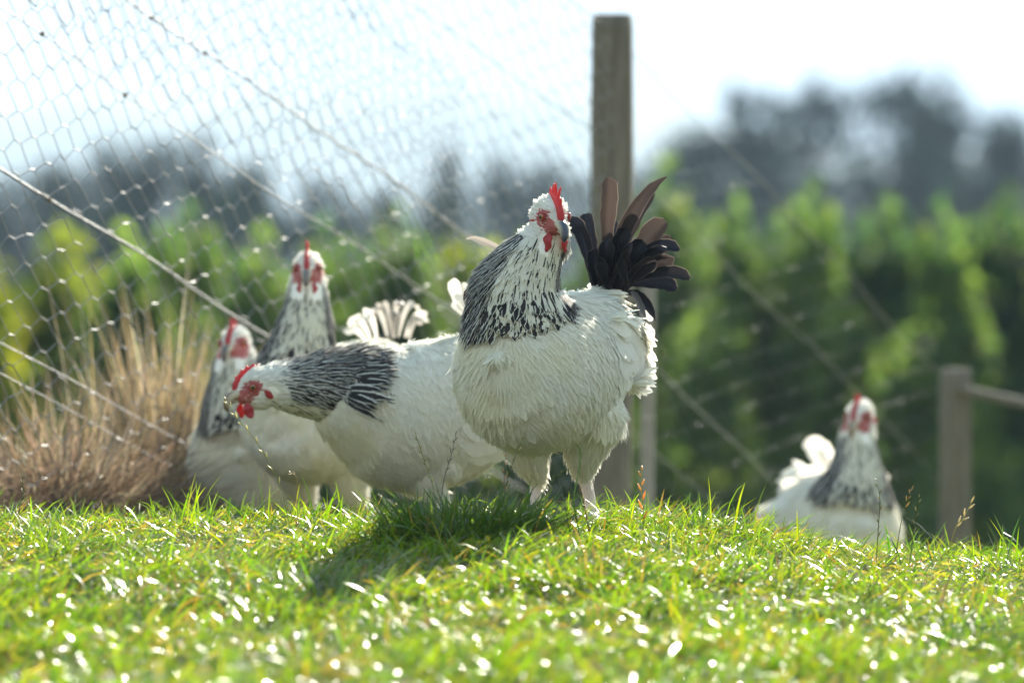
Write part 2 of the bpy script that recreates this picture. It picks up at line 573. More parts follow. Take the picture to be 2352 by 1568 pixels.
def blades(root, L, W, az, lean0, bend, col, nseg=4, twist=0.0):
    """curved tapering blades that twist a little along their length; arrays of n"""
    n = len(L)
    t = np.linspace(0, 1, nseg + 1)
    ang = lean0[:, None] + bend[:, None] * t[None] ** 1.3
    seg = np.concatenate([np.zeros((n, 1)), (L[:, None] / nseg) * np.ones((n, nseg))], 1)
    h = np.cumsum(np.sin(ang) * seg, 1); v = np.cumsum(np.cos(ang) * seg, 1)
    d = np.stack([np.cos(az), np.sin(az), np.zeros(n)], 1)
    perp = np.stack([-np.sin(az), np.cos(az), np.zeros(n)], 1)
    side_bow = rng.normal(0, .10, n)[:, None] * t[None] ** 2 * L[:, None]
    c = root[:, None] + d[:, None] * h[..., None] + np.array([0, 0, 1.0]) * v[..., None] + perp[:, None] * side_bow[..., None]
    tw = (rng.random(n)[:, None] - .5) * 2 * twist + (rng.random(n)[:, None] - .5) * 2.4 * t[None]
    nrm = d[:, None] * np.cos(ang)[..., None] - np.array([0, 0, 1.0]) * np.sin(ang)[..., None]
    sd = perp[:, None] * np.cos(tw)[..., None] + nrm * np.sin(tw)[..., None]
    prof = np.array([0.75, 1.0, 0.95, 0.7, 0.06])[:nseg + 1] if nseg == 4 else np.linspace(1, 0.1, nseg + 1)
    hw = (W[:, None] * prof[None] * 0.5)[..., None]
    V = np.stack([c - sd * hw, c + sd * hw], 2)
    Vf = V.reshape(-1, 3)
    rows = nseg + 1
    q = np.array([[2 * i, 2 * i + 1, 2 * i + 3, 2 * i + 2] for i in range(nseg)])
    F = (q[None] + (np.arange(n) * rows * 2)[:, None, None]).reshape(-1, 4)
    C = np.repeat(col, rows * 2, axis=0)
    C = np.concatenate([C, np.ones((len(C), 1))], 1)
    return Vf, F, C


def clump_noise(x, y, f, seed=0):
    s = 0
    for i, (a, b) in enumerate(((1, .3), (-.6, 1), (.8, -.9), (.2, 1.3), (1.6, .7))):
        s = s + np.sin(f * (a * x + b * y) * (1 + .37 * i) + seed * 1.7 + i * 2.1)
    return s / 5


GREENS = [(0.054, 0.120, 0.008), (0.086, 0.155, 0.009), (0.019, 0.055, 0.009), (0.125, 0.165, 0.010), (0.13, 0.115, 0.065), (0.11, 0.075, 0.035)]


def grass_field():
    parts = []
    # (y0,y1, half-width factor, density per m2, length, width)
    def zone(y0, y1, wx, n, l0, l1, w0, w1, seedy, flat):
        y = rng.uniform(y0, y1, n); x = rng.uniform(-1, 1, n) * (wx * y * 0.09 + 0.25)
        cn = clump_noise(x, y, 14, seedy); big = clump_noise(x, y, 4.5, seedy + 3)
        keep = rng.random(n) < np.clip(0.62 + 0.75 * cn + .25 * big, 0.06, 1) * np.where(((x + .43) / .16) ** 2 + ((y - 5.82) / .17) ** 2 < 1, .18, 1)
        x, y, cn, big = x[keep], y[keep], cn[keep], big[keep]; m = len(x)
        L = rng.uniform(l0, l1, m) * (1 + 0.6 * cn) * (1 + 0.45 * big) * (1 + 0.5 * (rng.random(m) > 0.965))
        W = rng.uniform(w0, w1, m)
        az = rng.uniform(0, 2 * math.pi, m)
        bias = clump_noise(x, y, 7, 9) * 3.0
        az = np.where(rng.random(m) < 0.55, bias + rng.normal(0, .6, m), az)
        lean = np.abs(rng.normal(0.3 + flat, 0.42, m)); bend = rng.uniform(0.3, 1.5, m)
        col = pick_colors(m, GREENS, [30, 26, 18, 14, 7, 3], 0.22)
        dry = (clump_noise(x, y, 11, 21) > 0.55) & (rng.random(m) < .5)
        col[dry] = np.array([0.18, 0.15, 0.07]) * rng.uniform(.6, 1.1, (dry.sum(), 1))
        z = ground(x, y) - 0.003
        parts.append(blades(np.stack([x, y, z], 1), L, W, az, lean, bend, col, 4, 0.8))
    zone(4.2, 5.9, 1.2, 50000, .024, .060, .0020, .0042, 1, .5)
    zone(5.9, 6.9, 1.2, 80000, .020, .055, .0014, .0030, 2, .5)
    zone(6.9, 7.75, 1.2, 100000, .014, .046, .0009, .0021, 3, .55)
    zone(7.75, 8.6, 1.25, 20000, .016, .042, .0012, .0026, 4, .4)
    zone(8.6, 13, 1.3, 15000, .03, .08, .002, .004, 5, .0)
    # short, flat ground-hugging thatch
    n = 40000
    y = rng.uniform(4.2, 7.8, n); x = rng.uniform(-1, 1, n) * (y * 0.11 + .2)
    kp = ~((((x + .43) / .16) ** 2 + ((y - 5.82) / .17) ** 2 < 1) & (rng.random(n) < .7)); x, y = x[kp], y[kp]; n = len(x)
    col = pick_colors(n, [(0.15, 0.13, 0.075), (0.08, 0.12, 0.02), (0.24, 0.22, 0.17), (0.06, 0.095, 0.02)], [3, 4, 1.5, 4])
    parts.append(blades(np.stack([x, y, ground(x, y) + rng.uniform(0, .008, n)], 1), rng.uniform(.012, .03, n), rng.uniform(.0015, .0035, n),
                        rng.uniform(0, 6.28, n), rng.uniform(1.1, 1.6, n), rng.uniform(-.4, .5, n), col, 4, 1.5))
    # taller single blades along the crest
    n = 700
    y = rng.uniform(6.9, 7.7, n); x = rng.uniform(-1, 1, n) * .85
    col = pick_colors(n, GREENS, [22, 34, 16, 20, 4, 2], 0.2)
    parts.append(blades(np.stack([x, y, ground(x, y)], 1), rng.uniform(.03, .062, n), rng.uniform(.0014, .0028, n),
                        rng.uniform(0, 6.28, n), rng.uniform(.05, .9, n), rng.uniform(.1, 1.3, n), col, 4, 1))
    # a denser, longer tussock by the standing hen's foot, greens darkened for her shadow
    n = 900
    a = rng.uniform(0, 6.28, n); r_ = np.sqrt(rng.random(n))
    cx, cy = P(1070, 0, 7.12)[0], 7.12
    x = cx + r_ * .10 * np.cos(a); y = cy + r_ * .08 * np.sin(a)
    col = pick_colors(n, [(0.030, 0.070, 0.018), (0.045, 0.095, 0.018), (0.14, 0.11, 0.06)], [6, 4, .5])
    parts.append(blades(np.stack([x, y, ground(x, y)], 1), rng.uniform(.035, .085, n), rng.uniform(.0014, .0028, n),
                        a + rng.normal(0, .9, n), rng.uniform(.05, .8, n), rng.uniform(.1, .9, n), col, 4, 1))
    for px, n in ((430, 12), (770, 7), (1690, 8), (1825, 4), (2310, 7)):
        d = 7.3; x = P(px, 0, d)[0] + rng.normal(0, .014, n); y = d + rng.normal(0, .02, n)
        col = pick_colors(n, GREENS, [22, 34, 6, 20, 2, 0], 0.2)
        parts.append(blades(np.stack([x, y, ground(x, y)], 1), rng.uniform(.05, .085, n), rng.uniform(.002, .0034, n),
                            rng.uniform(0, 6.28, n), rng.uniform(.05, .4, n), rng.uniform(.1, .6, n), col, 4, 1))
    Vs, Fs, Cs, o = [], [], [], 0
    for V, F, C in parts:
        Vs.append(V); Fs.append(F + o); Cs.append(C); o += len(V)
    me = np_mesh('grass', np.vstack(Vs), np.vstack(Fs), {'col': np.vstack(Cs)})
    tag(link('grass', me, M_GRASS), 'short sunlit green lawn grass covering the bank', 'grass', kind='stuff')


grass_field()


def straw(name, label, cat, specs, kind=None, palette=None):
    parts = []
    for (cx, cy, rx, ry, n, l0, l1, sp) in specs:
        a = rng.uniform(0, 6.28, n); r_ = rng.random(n) ** .6
        x = cx + r_ * rx * np.cos(a); y = cy + r_ * ry * np.sin(a)
        L = rng.uniform(l0, l1, n) * (1.15 - .55 * r_)
        col = pick_colors(n, palette or [(0.42, 0.29, 0.17), (0.30, 0.19, 0.11), (0.52, 0.40, 0.27), (0.20, 0.12, 0.07)], [4, 3, 2, 2], .2)
        parts.append(blades(np.stack([x, y, ground(x, y) - .01], 1), L, rng.uniform(.0012, .003, n), a + rng.normal(0, .7, n),
                            np.abs(rng.normal(.05, sp, n)), rng.uniform(0, 1.0, n) * (sp * 4), col, 4, 2))
    Vs, Fs, Cs, o = [], [], [], 0
    for V, F, C in parts:
        Vs.append(V); Fs.append(F + o); Cs.append(C); o += len(V)
    return tag(link(name, np_mesh(name, np.vstack(Vs), np.vstack(Fs), {'col': np.vstack(Cs)}), M_STRAW), label, cat, kind=kind)


TAN = [(0.36, 0.28, 0.155), (0.22, 0.175, 0.13), (0.44, 0.39, 0.31), (0.13, 0.10, 0.075)]
xA = P(335, 0, 8.9)[0]
straw('dry_grass_tussock', 'tall tan tussock of dead grass standing beside the leftmost hen, against the netting', 'dry grass',
      [(xA + .01, 8.9, .065, .10, 1500, .16, .42, .09), (xA + .03, 8.9, .045, .05, 500, .34, .52, .06), (xA - .07, 8.95, .09, .08, 160, .30, .56, .10), (xA - .02, 8.8, .12, .08, 900, .10, .28, .5)], palette=TAN)
straw('dry_grass', 'low brown dead grass along the foot of the netting at the left edge', 'dry grass',
      [(P(190, 0, 8.5)[0], 8.55, .13, .12, 2400, .10, .31, .35), (P(60, 0, 8.5)[0], 8.5, .15, .16, 2400, .10, .29, .45), (P(270, 0, 8.7)[0], 8.7, .10, .08, 800, .06, .20, .4),
       (P(-160, 0, 8.4)[0], 8.4, .14, .2, 900, .08, .24, .5)], kind='stuff', palette=[(0.23, 0.175, 0.125), (0.16, 0.115, 0.08), (0.38, 0.32, 0.25), (0.11, 0.08, 0.06)])


# seed stalks ---------------------------------------------------------------
def stalk(d, pts, label, spike=True, col=(0.16, 0.20, 0.06), scol=(0.45, 0.40, 0.18), r=.0006, n_sp=9, sp_len=.0085, sp_w=.0028, frac=.5, name='grass_stalk', cat='grass stalk', group='seeding grass stalks'):
    pts3 = []
    for i, p in enumerate(pts):
        q = P(p[0], p[1], d)
        q[1] += 0.01 * math.sin(i * 1.9 + pts[0][0])
        pts3.append(q)
    gz = ground(pts3[0][0], pts3[0][1])
    pts3[0][2] = float(gz) - .004
    C = catmull(pts3, 7)
    rr = np.linspace(r * 1.25, r * .6, len(C))
    V, F = loft(C, rr, rr, (0, 1, 0.01), 5, cap=False) if False else loft(C, rr, rr, (0.02, 1, 0), 6, cap=False)
    colr = np.tile(np.array([*col, 1.0]), (len(V), 1))
    Vs, Fs, Cs = [V], [F], [colr]; o = len(V)
    root = tuple(pts3[0]) 
    e = empty(name, (root[0], root[1], root[2]), label, cat, group)
    st = link('stem', np_mesh('stem', V, F, {'col': colr}), M_STALK, e)
    if spike:
        Vs, Fs, Cs, o = [], [], [], 0
        T = unit(np.gradient(C, axis=0))
        m = len(C)
        for k in range(n_sp):
            f = 1 - frac + frac * k / (n_sp - 1)
            i = min(m - 1, int(f * (m - 1)))
            sgn = 1 if k % 2 else -1
            side = unit(np.cross(T[i], (0, 1, 0.0))) * sgn
            dr = unit(T[i] * 0.9 + side * (.35 if k < n_sp - 1 else 0) + np.array([0, .25 * math.sin(k * 2.3), 0]))
            l = sp_len * (1.0 - .25 * k / n_sp) * random.uniform(.8, 1.2)
            a = C[i] + side * r * .8
            cc = a[None] + dr[None] * (np.linspace(0, 1, 6) * l)[:, None]
            pr = np.array([.3, .8, 1, .85, .5, .12]) * sp_w * .5
            v, f_ = loft(cc, pr, pr * .6, (0.03, 1, 0.02), 8, cap=False)
            Vs.append(v); Fs.append(f_ + o); o += len(v)
            cl = np.array(scol) * random.uniform(.7, 1.25)
            Cs.append(np.tile(np.array([*cl, 1.0]), (len(v), 1)))
        link('seed_head', np_mesh('seed_head', np.vstack(Vs), np.vstack(Fs), {'col': np.vstack(Cs)}), M_STALK, e)
    return e


GD = (0.10, 0.12, 0.04)
stalk(7.25, [(672, 1190), (640, 1110), (590, 1015), (545, 960), (517, 918)], 'long seeding ryegrass stalk arching left in front of the pecking hen', n_sp=13, scol=(.62, .58, .30), frac=.72, sp_len=.0095)
stalk(7.25, [(1010, 1190), (995, 1120), (975, 1060), (955, 998)], 'grass seed stalk leaning left below the belly of the pecking hen', n_sp=9, scol=(.40, .36, .16), frac=.6)
stalk(7.22, [(1005, 1195), (1018, 1110), (1035, 1050), (1047, 1000)], 'dark grey seed stalk leaning right below the tail of the pecking hen', n_sp=8, scol=(.10, .09, .12), col=(.09, .10, .09), frac=.5, sp_w=.002)
stalk(7.2, [(1150, 1215), (1160, 1130), (1175, 1070), (1206, 994)], 'tall dark seed stalk just left of the standing hen\'s front leg, pale at its tip', n_sp=9, scol=(.34, .30, .14), col=GD, frac=.7)
stalk(7.2, [(1165, 1215), (1162, 1150), (1158, 1100), (1161, 1050)], 'short upright stalk with an orange brown tip beside the standing hen\'s front leg', n_sp=6, scol=(.45, .24, .08), col=GD, frac=.5)
stalk(7.18, [(1205, 1225), (1240, 1150), (1270, 1100), (1308, 1075)], 'thin green stalk slanting across the standing hen\'s front shank', n_sp=12, scol=(.25, .28, .08), col=(.12, .16, .04), frac=.8, sp_len=.007, sp_w=.0016)
stalk(7.22, [(1335, 1215), (1318, 1150), (1330, 1080), (1333, 1035), (1322, 1018)], 'bent green grass stem hooked over at its tip beside the tallest hen', spike=False, col=(.13, .22, .03), r=.0012, name='grass_stalk')
stalk(7.24, [(1478, 1230), (1477, 1170), (1473, 1120), (1474, 1080)], 'orange seed head on a stubby stalk right of the standing hen, below the pale stake', n_sp=7, scol=(.75, .42, .12), col=(.25, .28, .06), frac=.75, sp_len=.013, sp_w=.0045)
stalk(7.25, [(2012, 1270), (2018, 1200), (2020, 1140), (2013, 1105)], 'thin dark seed stalk in front of the right flank of the far hen', n_sp=7, scol=(.30, .24, .10), col=GD, frac=.75)
stalk(7.25, [(2052, 1280), (2065, 1220), (2080, 1165), (2093, 1125)], 'seed stalk with a brown tip just right of the far hen', n_sp=5, scol=(.45, .32, .10), col=GD, frac=.3)
stalk(7.25, [(2085, 1280), (2098, 1230), (2105, 1180), (2110, 1140)], 'straight slender seed stalk, second to the right of the far hen', n_sp=6, scol=(.32, .30, .16), col=GD, frac=.6, sp_w=.002)
stalk(7.6, [(2170, 1240), (2192, 1215), (2212, 1190), (2232, 1155)], 'blurred tan seed stalk leaning right near the small right hand post', n_sp=6, scol=(.62, .52, .28), col=(.3, .28, .1), frac=.6, sp_len=.012, sp_w=.004)
stalk(7.25, [(1310, 1220), (1300, 1170), (1292, 1135), (1280, 1100)], 'short dark twig like stalk between the legs of the standing hen', spike=False, col=(.10, .12, .05), r=.0010)
stalk(7.2, [(1362, 1250), (1350, 1200), (1342, 1160), (1330, 1118)], 'reddish brown bare stalk below the rear foot of the standing hen', spike=False, col=(.22, .09, .06), r=.0009)
stalk(7.25, [(690, 1195), (680, 1140), (682, 1100), (668, 1085)], 'small pinkish grey forked stalk between the two hens at the left', n_sp=3, scol=(.55, .45, .38), col=(.25, .2, .15), frac=.15)
stalk(7.3, [(42, 1200), (46, 1160), (52, 1125), (50, 1085)], 'thin dark stalk against the brown dead grass at the left edge', n_sp=6, scol=(.2, .18, .08), col=GD, frac=.5)

# ------------------------------------------------------------------ fence
FE = np.array([1.0, 2.0]) / math.sqrt(5.0)
PX, PY = P(1400, 0, 10.0)[0], 10.0


def slope_z(s):
    return np.where(np.asarray(s) < 0, -0.293 * np.asarray(s), -0.402 * np.asarray(s))


def FP(s, v, off=0.0):
    """point on the fence plane: s metres along from the main post, v height (camera-relative, at the post)"""
    s = np.asarray(s, float); v = np.asarray(v, float)
    n = np.array([FE[1], -FE[0]])
    b = off + 0.006 * np.sin(s * 5.0 + v * 7.0) + 0.004 * np.sin(s * 13 - v * 11)
    return np.stack([PX + FE[0] * s + n[0] * b, PY + FE[1] * s + n[1] * b, ZC + v + slope_z(s)], -1)


def hexnet(s0, s1, v0, v1, w=0.046, h=0.043, shift=0.0, off=0.0, wob=.0020, thin=1.0):
    """hexagonal netting: short twisted joints run along the fence, single wires zigzag up and down"""
    side = h * 0.36
    A, B, Rr = [], [], []
    ncol = int((s1 - s0) / h); nrow = int((v1 - v0) / w)
    rs = np.random.default_rng(int(abs(100 * (v1 + s1))) + 5)
    jit = rs.normal(0, wob, (ncol + 3, nrow + 3, 4))
    def left(i, j):
        return s0 + i * h + shift + jit[i, j, 2], v0 + (j + 0.5 * (i % 2)) * w + jit[i, j, 3]
    def right(i, j):
        return s0 + i * h + side + shift + jit[i, j, 0], v0 + (j + 0.5 * (i % 2)) * w + jit[i, j, 1]
    for i in range(ncol):
        for j in range(nrow):
            b, tt = left(i, j), right(i, j)
            A.append(b); B.append(tt); Rr.append(.00115)
            if i + 1 < ncol:
                if i % 2 == 0:
                    n1, n2 = (left(i + 1, j - 1) if j > 0 else None), left(i + 1, j)
                else:
                    n1, n2 = left(i + 1, j), (left(i + 1, j + 1) if j + 1 < nrow else None)
                for q in (n1, n2):
                    if q is not None:
                        A.append(tt); B.append(q); Rr.append(.00066)
    A = np.array(A); B = np.array(B)
    return tubes(FP(A[:, 0], A[:, 1], off), FP(B[:, 0], B[:, 1], off), np.array(Rr) * thin, np.array(Rr) * thin, 6)


fence = empty('wire_fence', (PX, PY, float(ground(PX, PY))), 'chicken wire fence on timber posts running down the bank behind the hens', 'fence')
V, F = join([hexnet(-2.9, 0.0, -.78, .30), hexnet(-2.9, 0.0, .24, .60, shift=.021, off=.012)])
link('netting', np_mesh('netting', V, F), M_WIRE, fence)
V, F = join([hexnet(0.02, 1.60, -.78, .56, off=.01, thin=.28)])
link('netting', np_mesh('netting', V, F), M_WIRE, fence)
# loose second layer that overlaps the upper left part
V, F = hexnet(-2.2, -0.6, -.10, .30, w=.048, shift=.017, off=.03, wob=.004)
link('netting', np_mesh('netting', V, F), M_WIRE, fence)


def strand(v, s0=-2.9, s1=1.57, r=.0017, sag=.0):
    s = np.linspace(s0, s1, 60)
    C = FP(s, v + sag * np.sin(s * 2.3), -.004)
    V, F = loft(C, np.where(s > 0, r * .55, r * .85), np.where(s > 0, r * .55, r * .85), (0, 0, 1), 8)
    return link('strand', np_mesh('strand', V, F), M_WIRE, fence)


for v, r_ in ((.555, .0016), (.344, .0014), (.025, .0022), (-.12, .0014), (-.35, .0024), (-.595, .0014), (-.64, .0012)):
    strand(v, r=r_, sag=.004)
# wire ties on the strands
for px, v in ((90, -.12), (300, -.12), (365, .025), (480, .025), (118, -.35)):
    X = (px - 1176) * K
    d = (PY * 0.5 - PX) / (0.5 - X)
    s = (d - PY) / FE[1]
    c = FP(s, v + .004 * math.sin(s * 2.3), -.004)
    a = np.linspace(0, 4 * math.pi, 40)
    C = c + np.stack([.0028 * np.cos(a), np.linspace(-.003, .003, 40), .0028 * np.sin(a) + np.linspace(-.0015, .0015, 40)], 1)
    V, F = loft(C, .0011, .0011, (0, 1, 0.05), 6)
    link('wire_tie', np_mesh('wire_tie', V, F), M_RUST, fence)


def post(cx, cy, wd, top, bottom, mat, parent, name='post', seg=28, square=5.0):
    nz = 60
    z = np.linspace(bottom, top, nz)
    a = np.linspace(0, 2 * math.pi, seg, endpoint=False)
    ca, sa = np.cos(a), np.sin(a)
    rr = wd / 2 / ((np.abs(ca) ** square + np.abs(sa) ** square) ** (1 / square))
    Vv = []
    for i, zz in enumerate(z):
        k = 1 + .018 * math.sin(zz * 9 + cx * 5) + .012 * math.sin(zz * 23)
        if i == nz - 1: k *= .965
        jj = 1 + .02 * np.sin(a * 7 + zz * 2.0) + .012 * np.sin(a * 13 + zz * 11)
        Vv.append(np.stack([cx + rr * ca * k * jj + .006 * math.sin(zz * 1.3), cy + rr * sa * k * jj, np.full(seg, zz)], 1))
    for sc_, dz in ((.8, .0025), (.4, .003)):
        Vv.append(np.stack([cx + rr * ca * sc_ + .006 * math.sin(z[-1] * 1.3), cy + rr * sa * sc_, np.full(seg, z[-1] + dz)], 1))
    V = np.array(Vv).reshape(-1, 3); m = len(Vv)
    i = np.arange(m - 1)[:, None] * seg; j = np.arange(seg)[None]; j2 = (j + 1) % seg
    F = np.stack(np.broadcast_arrays(i + j, i + j2, i + seg + j2, i + seg + j), -1).reshape(-1, 4)
    jj = np.arange(0, seg, 2)
    V = np.vstack([V, V[(m - 1) * seg:].mean(0)])
    F = np.vstack([F, np.stack([np.full_like(jj, len(V) - 1), (m - 1) * seg + jj, (m - 1) * seg + jj + 1, (m - 1) * seg + (jj + 2) % seg], 1)])
    return link(name, np_mesh(name, V, F), mat, parent)


pz = lambda py, d: ZC + (784 - py) * K * d
post(PX, PY + .045, .073, pz(38, 10.05), float(ground(PX, PY)) - .1, M_WOOD, fence)
D2 = 11.4
p2 = P(2195, 850, D2)
post(p2[0], D2 + .03, .060, p2[2], float(ground(p2[0], D2)) - .1, M_WOOD, fence)
D3 = 10.35
p3 = P(1484, 640, D3)
tag(post(p3[0], D3, .024, p3[2], float(ground(p3[0], D3)) - .1, M_PALEWOOD, fence, name='stake', seg=16, square=3), 'slim pale stake')
# rail leaving the lower post to the right
a = P(2205, 893, D2); b = P(2460, 945, 11.2)
C = np.linspace(a, b, 12); C[:, 2] -= .002 * np.sin(np.linspace(0, 3.14, 12))
V, F = loft(C, .0095, .0095, (0, 1, 0), 12)
link('rail', np_mesh('rail', V, F), M_WOOD, fence)

# ------------------------------------------------------------------ trees and shrubs
def leaf_cloud(centres, radii, n_per, size, palette, weights, flat=.6, up=0.0):
    Vs = []
    cols = []
    for c, r, n in zip(centres, radii, n_per):
        u = unit(rng.normal(0, 1, (n, 3)))
        rad = rng.random(n) ** .45
        p = np.asarray(c)[None] + u * rad[:, None] * np.asarray(r)[None]
        d1 = unit(rng.normal(0, 1, (n, 3)) + np.array([0, 0, up])); d2 = unit(np.cross(d1, rng.normal(0, 1, (n, 3))))
        s = size * rng.uniform(.6, 1.4, (n, 1))
        q = np.stack([p - d1 * s, p + d2 * s * flat, p + d1 * s, p - d2 * s * flat], 1)
        Vs.append(q.reshape(-1, 3))
        cc = pick_colors(n, palette, weights, .2) * rng.uniform(.75, 1.25)
        cols.append(np.repeat(cc, 4, 0))
    V = np.vstack(Vs); C = np.vstack(cols)
    C = np.concatenate([C, np.ones((len(C), 1))], 1)
    F = np.arange(len(V)).reshape(-1, 4)
    return V, F, C


def trunk_mesh(h, r, limbs, spread):
    parts = []
    C = catmull([(0, 0, -.3), (r * .3, 0, h * .35), (-r * .4, r * .3, h * .7), (0, 0, h)], 5)
    parts.append(loft(C, np.linspace(r, r * .18, len(C)), np.linspace(r, r * .18, len(C)), (1, 0, 0), 10))
    for i in range(limbs):
        a = i * 2.4 + .5; z0 = h * (.2 + .7 * i / max(1, limbs)); L = spread * (1.1 - .6 * i / max(1, limbs))
        e = np.array([math.cos(a) * L, math.sin(a) * L, z0 + L * .6])
        C = catmull([(0, 0, z0), e * np.array([.5, .5, 1]) - np.array([0, 0, L * .2]), e], 5)
        rr = np.linspace(r * .4, r * .06, len(C))
        parts.append(loft(C, rr, rr, (0.1, 0.2, 1), 7))
    return join(parts)


def shrub_proto(kind, seed):
    """narrow bushy shelter-belt shrub, 1 m wide and 4 m tall at scale 1"""
    global rng
    keep = rng; rng = np.random.default_rng(seed)
    H, Wd = 4.0, .62
    cs, rs, ns = [], [], []
    for i in range(60):
        f = rng.random() ** .8
        z = .25 + f * (H - .5)
        rr = Wd * (1 - (max(0, f - .35) / .65) ** 1.6 * .85) * rng.uniform(.35, 1.0)
        a = rng.uniform(0, 6.28)
        cs.append((rr * math.cos(a), rr * math.sin(a), z)); s = rng.uniform(.12, .25) * (1.1 - .45 * f)
        rs.append((s, s, s * 2.3)); ns.append(100)
    cs.append((0, 0, H - .2)); rs.append((.1, .1, .3)); ns.append(60)
    pal = {'green': [(0.055, 0.100, 0.038), (0.085, 0.135, 0.042), (0.036, 0.072, 0.036)],
           'yellow': [(0.09, 0.125, 0.02), (0.14, 0.165, 0.022), (0.04, 0.07, 0.022)],
           'dark': [(0.032, 0.068, 0.038), (0.058, 0.100, 0.040), (0.022, 0.050, 0.034)]}[kind]
    V, F, C = leaf_cloud(cs, rs, ns, .045, pal, [4, 3, 3], .45, .8)
    me = np_mesh('crown', V, F, {'col': C})
    me.materials.append(M_LEAF)
    tv, tf = trunk_mesh(H * .85, .05, 9, .35)
    tm = np_mesh('trunk', tv, tf); tm.materials.append(M_BARK)
    rng = keep
    return me, tm


def tree_proto(kind, seed):
    """10 m tall at scale 1"""
    global rng
    keep = rng; rng = np.random.default_rng(seed)
    cs, rs, ns = [], [], []
    if kind == 'pine':       # open layered crown, gaps between the plates
        for i in range(34):
            f = rng.random(); z = 3.2 + f * 6.2
            rr = (2.6 * (1 - .55 * f) + .3) * rng.uniform(.2, 1)
            a = rng.uniform(0, 6.28); s = rng.uniform(.55, 1.05)
            cs.append((rr * math.cos(a), rr * math.sin(a), z)); rs.append((s * 1.25, s * 1.25, s * .55)); ns.append(42)
        cs += [(0, 0, 9.3), (.4, .1, 8.6)]; rs += [(.5, .5, .6), (.8, .8, .5)]; ns += [80, 80]
        pal = [(0.014, 0.036, 0.036), (0.022, 0.046, 0.044), (0.009, 0.025, 0.028)]; size = .17  # bluish tint paints the distance haze into the needles
    else:
        for i in range(44):
            f = rng.random() ** .8; z = 1.2 + f * 8.0
            rr = 2.7 * math.sqrt(max(.05, 1 - ((f - .35) / .72) ** 2)) * rng.uniform(.3, 1)
            a = rng.uniform(0, 6.28); s = rng.uniform(.7, 1.2)
            cs.append((rr * math.cos(a), rr * math.sin(a), z)); rs.append((s, s, s * .85)); ns.append(100)
        pal = [(0.015, 0.036, 0.032), (0.026, 0.048, 0.038), (0.009, 0.024, 0.024)]; size = .17  # blue-green cast of far air put into the leaf colour
    V, F, C = leaf_cloud(cs, rs, ns, size, pal, [4, 3, 3], .5)
    me = np_mesh('crown', V, F, {'col': C}); me.materials.append(M_TREE)
    tv, tf = trunk_mesh(8.6, .22, 12, 2.0)
    tm = np_mesh('trunk', tv, tf); tm.materials.append(M_BARK)
    rng = keep
    return me, tm


def plant(name, proto, loc, sxy, sz, rot, label, cat, group):
    e = empty(name, loc, label, cat, group)
    e.rotation_euler = (0, 0, rot); e.scale = (sxy, sxy, sz)
    for nm, me in (('crown', proto[0]), ('trunk', proto[1])):
        o = bpy.data.objects.new(nm, me); COL.objects.link(o); o.parent = e
        if nm == 'trunk': me.polygons.foreach_set('use_smooth', [True] * len(me.polygons))
    return e


SH = {'green': [shrub_proto('green', 1), shrub_proto('green', 2)], 'yellow': [shrub_proto('yellow', 3)], 'dark': [shrub_proto('dark', 4)]}
TR = {'pine': [tree_proto('pine', 5), tree_proto('pine', 6)], 'broad': [tree_proto('broad', 7), tree_proto('broad', 8)]}

SHRUBS = [  # px, top py, distance, width scale, kind, label
    (-330, 560, 23, 1.0, 'green', 'green shrub in the row beyond the fence, furthest left and mostly outside the view'),
    (-70, 600, 22, 1.1, 'yellow', 'yellow green shrub at the left edge, seen through the netting'),
    (130, 585, 23.5, .95, 'yellow', 'yellowish shrub behind the netting above the low dead grass at the left'),
    (290, 600, 22.5, 1.0, 'green', 'green shrub directly behind the tall dry tussock'),
    (430, 525, 24, 1.15, 'green', 'pale topped green shrub behind the netting left of the upright hen'),
    (600, 600, 23, 1.0, 'green', 'low green shrub just behind the head of the upright left hen'),
    (760, 560, 25, 1.1, 'green', 'green shrub behind the right shoulder of the upright left hen'),
    (910, 555, 24, 1.2, 'green', 'green shrub behind the back of the pecking hen'),
    (1060, 590, 25, 1.15, 'yellow', 'olive green shrub left of the standing hen\'s neck'),
    (1210, 620, 24, 1.1, 'green', 'green shrub hidden mostly by the standing hen\'s body'),
    (1370, 560, 26, 1.0, 'green', 'green shrub behind the foot of the tall post'),
    (1525, 445, 25, 1.15, 'green', 'tall green shrub behind the black tail of the standing hen'),
    (1681, 486, 24, 1.0, 'green', 'green shrub, second to the right of the standing hen\'s tail'),
    (1789, 510, 26, .9, 'dark', 'dull green shrub midway between the standing hen and the far hen'),
    (1876, 468, 24, 1.0, 'green', 'bright topped shrub behind and left of the far hen\'s head'),
    (2048, 484, 24.5, 1.25, 'dark', 'dark bodied shrub rising above the far hen'),
    (2165, 520, 23, .9, 'green', 'bright lime shrub left of the small right hand post'),
    (2318, 470, 24, 1.15, 'dark', 'dark green shrub with a lit top behind the rail at the right edge'),
    (2520, 500, 24, 1.2, 'green', 'green shrub in the row beyond the fence, furthest right and outside the view'),
]
for i, (px, py, d, ws, kd, lb) in enumerate(SHRUBS):
    x = (px - 1176) * K * d; gz = float(ground(x, d))
    top = ZC + (784 - py) * K * d
    plant('shrub', SH[kd][i % len(SH[kd])], (x, d, gz - .05), ws, (top - gz + .1) / 4.0, i * 1.3, lb, 'shrub', 'shrubs in the row beyond the fence')

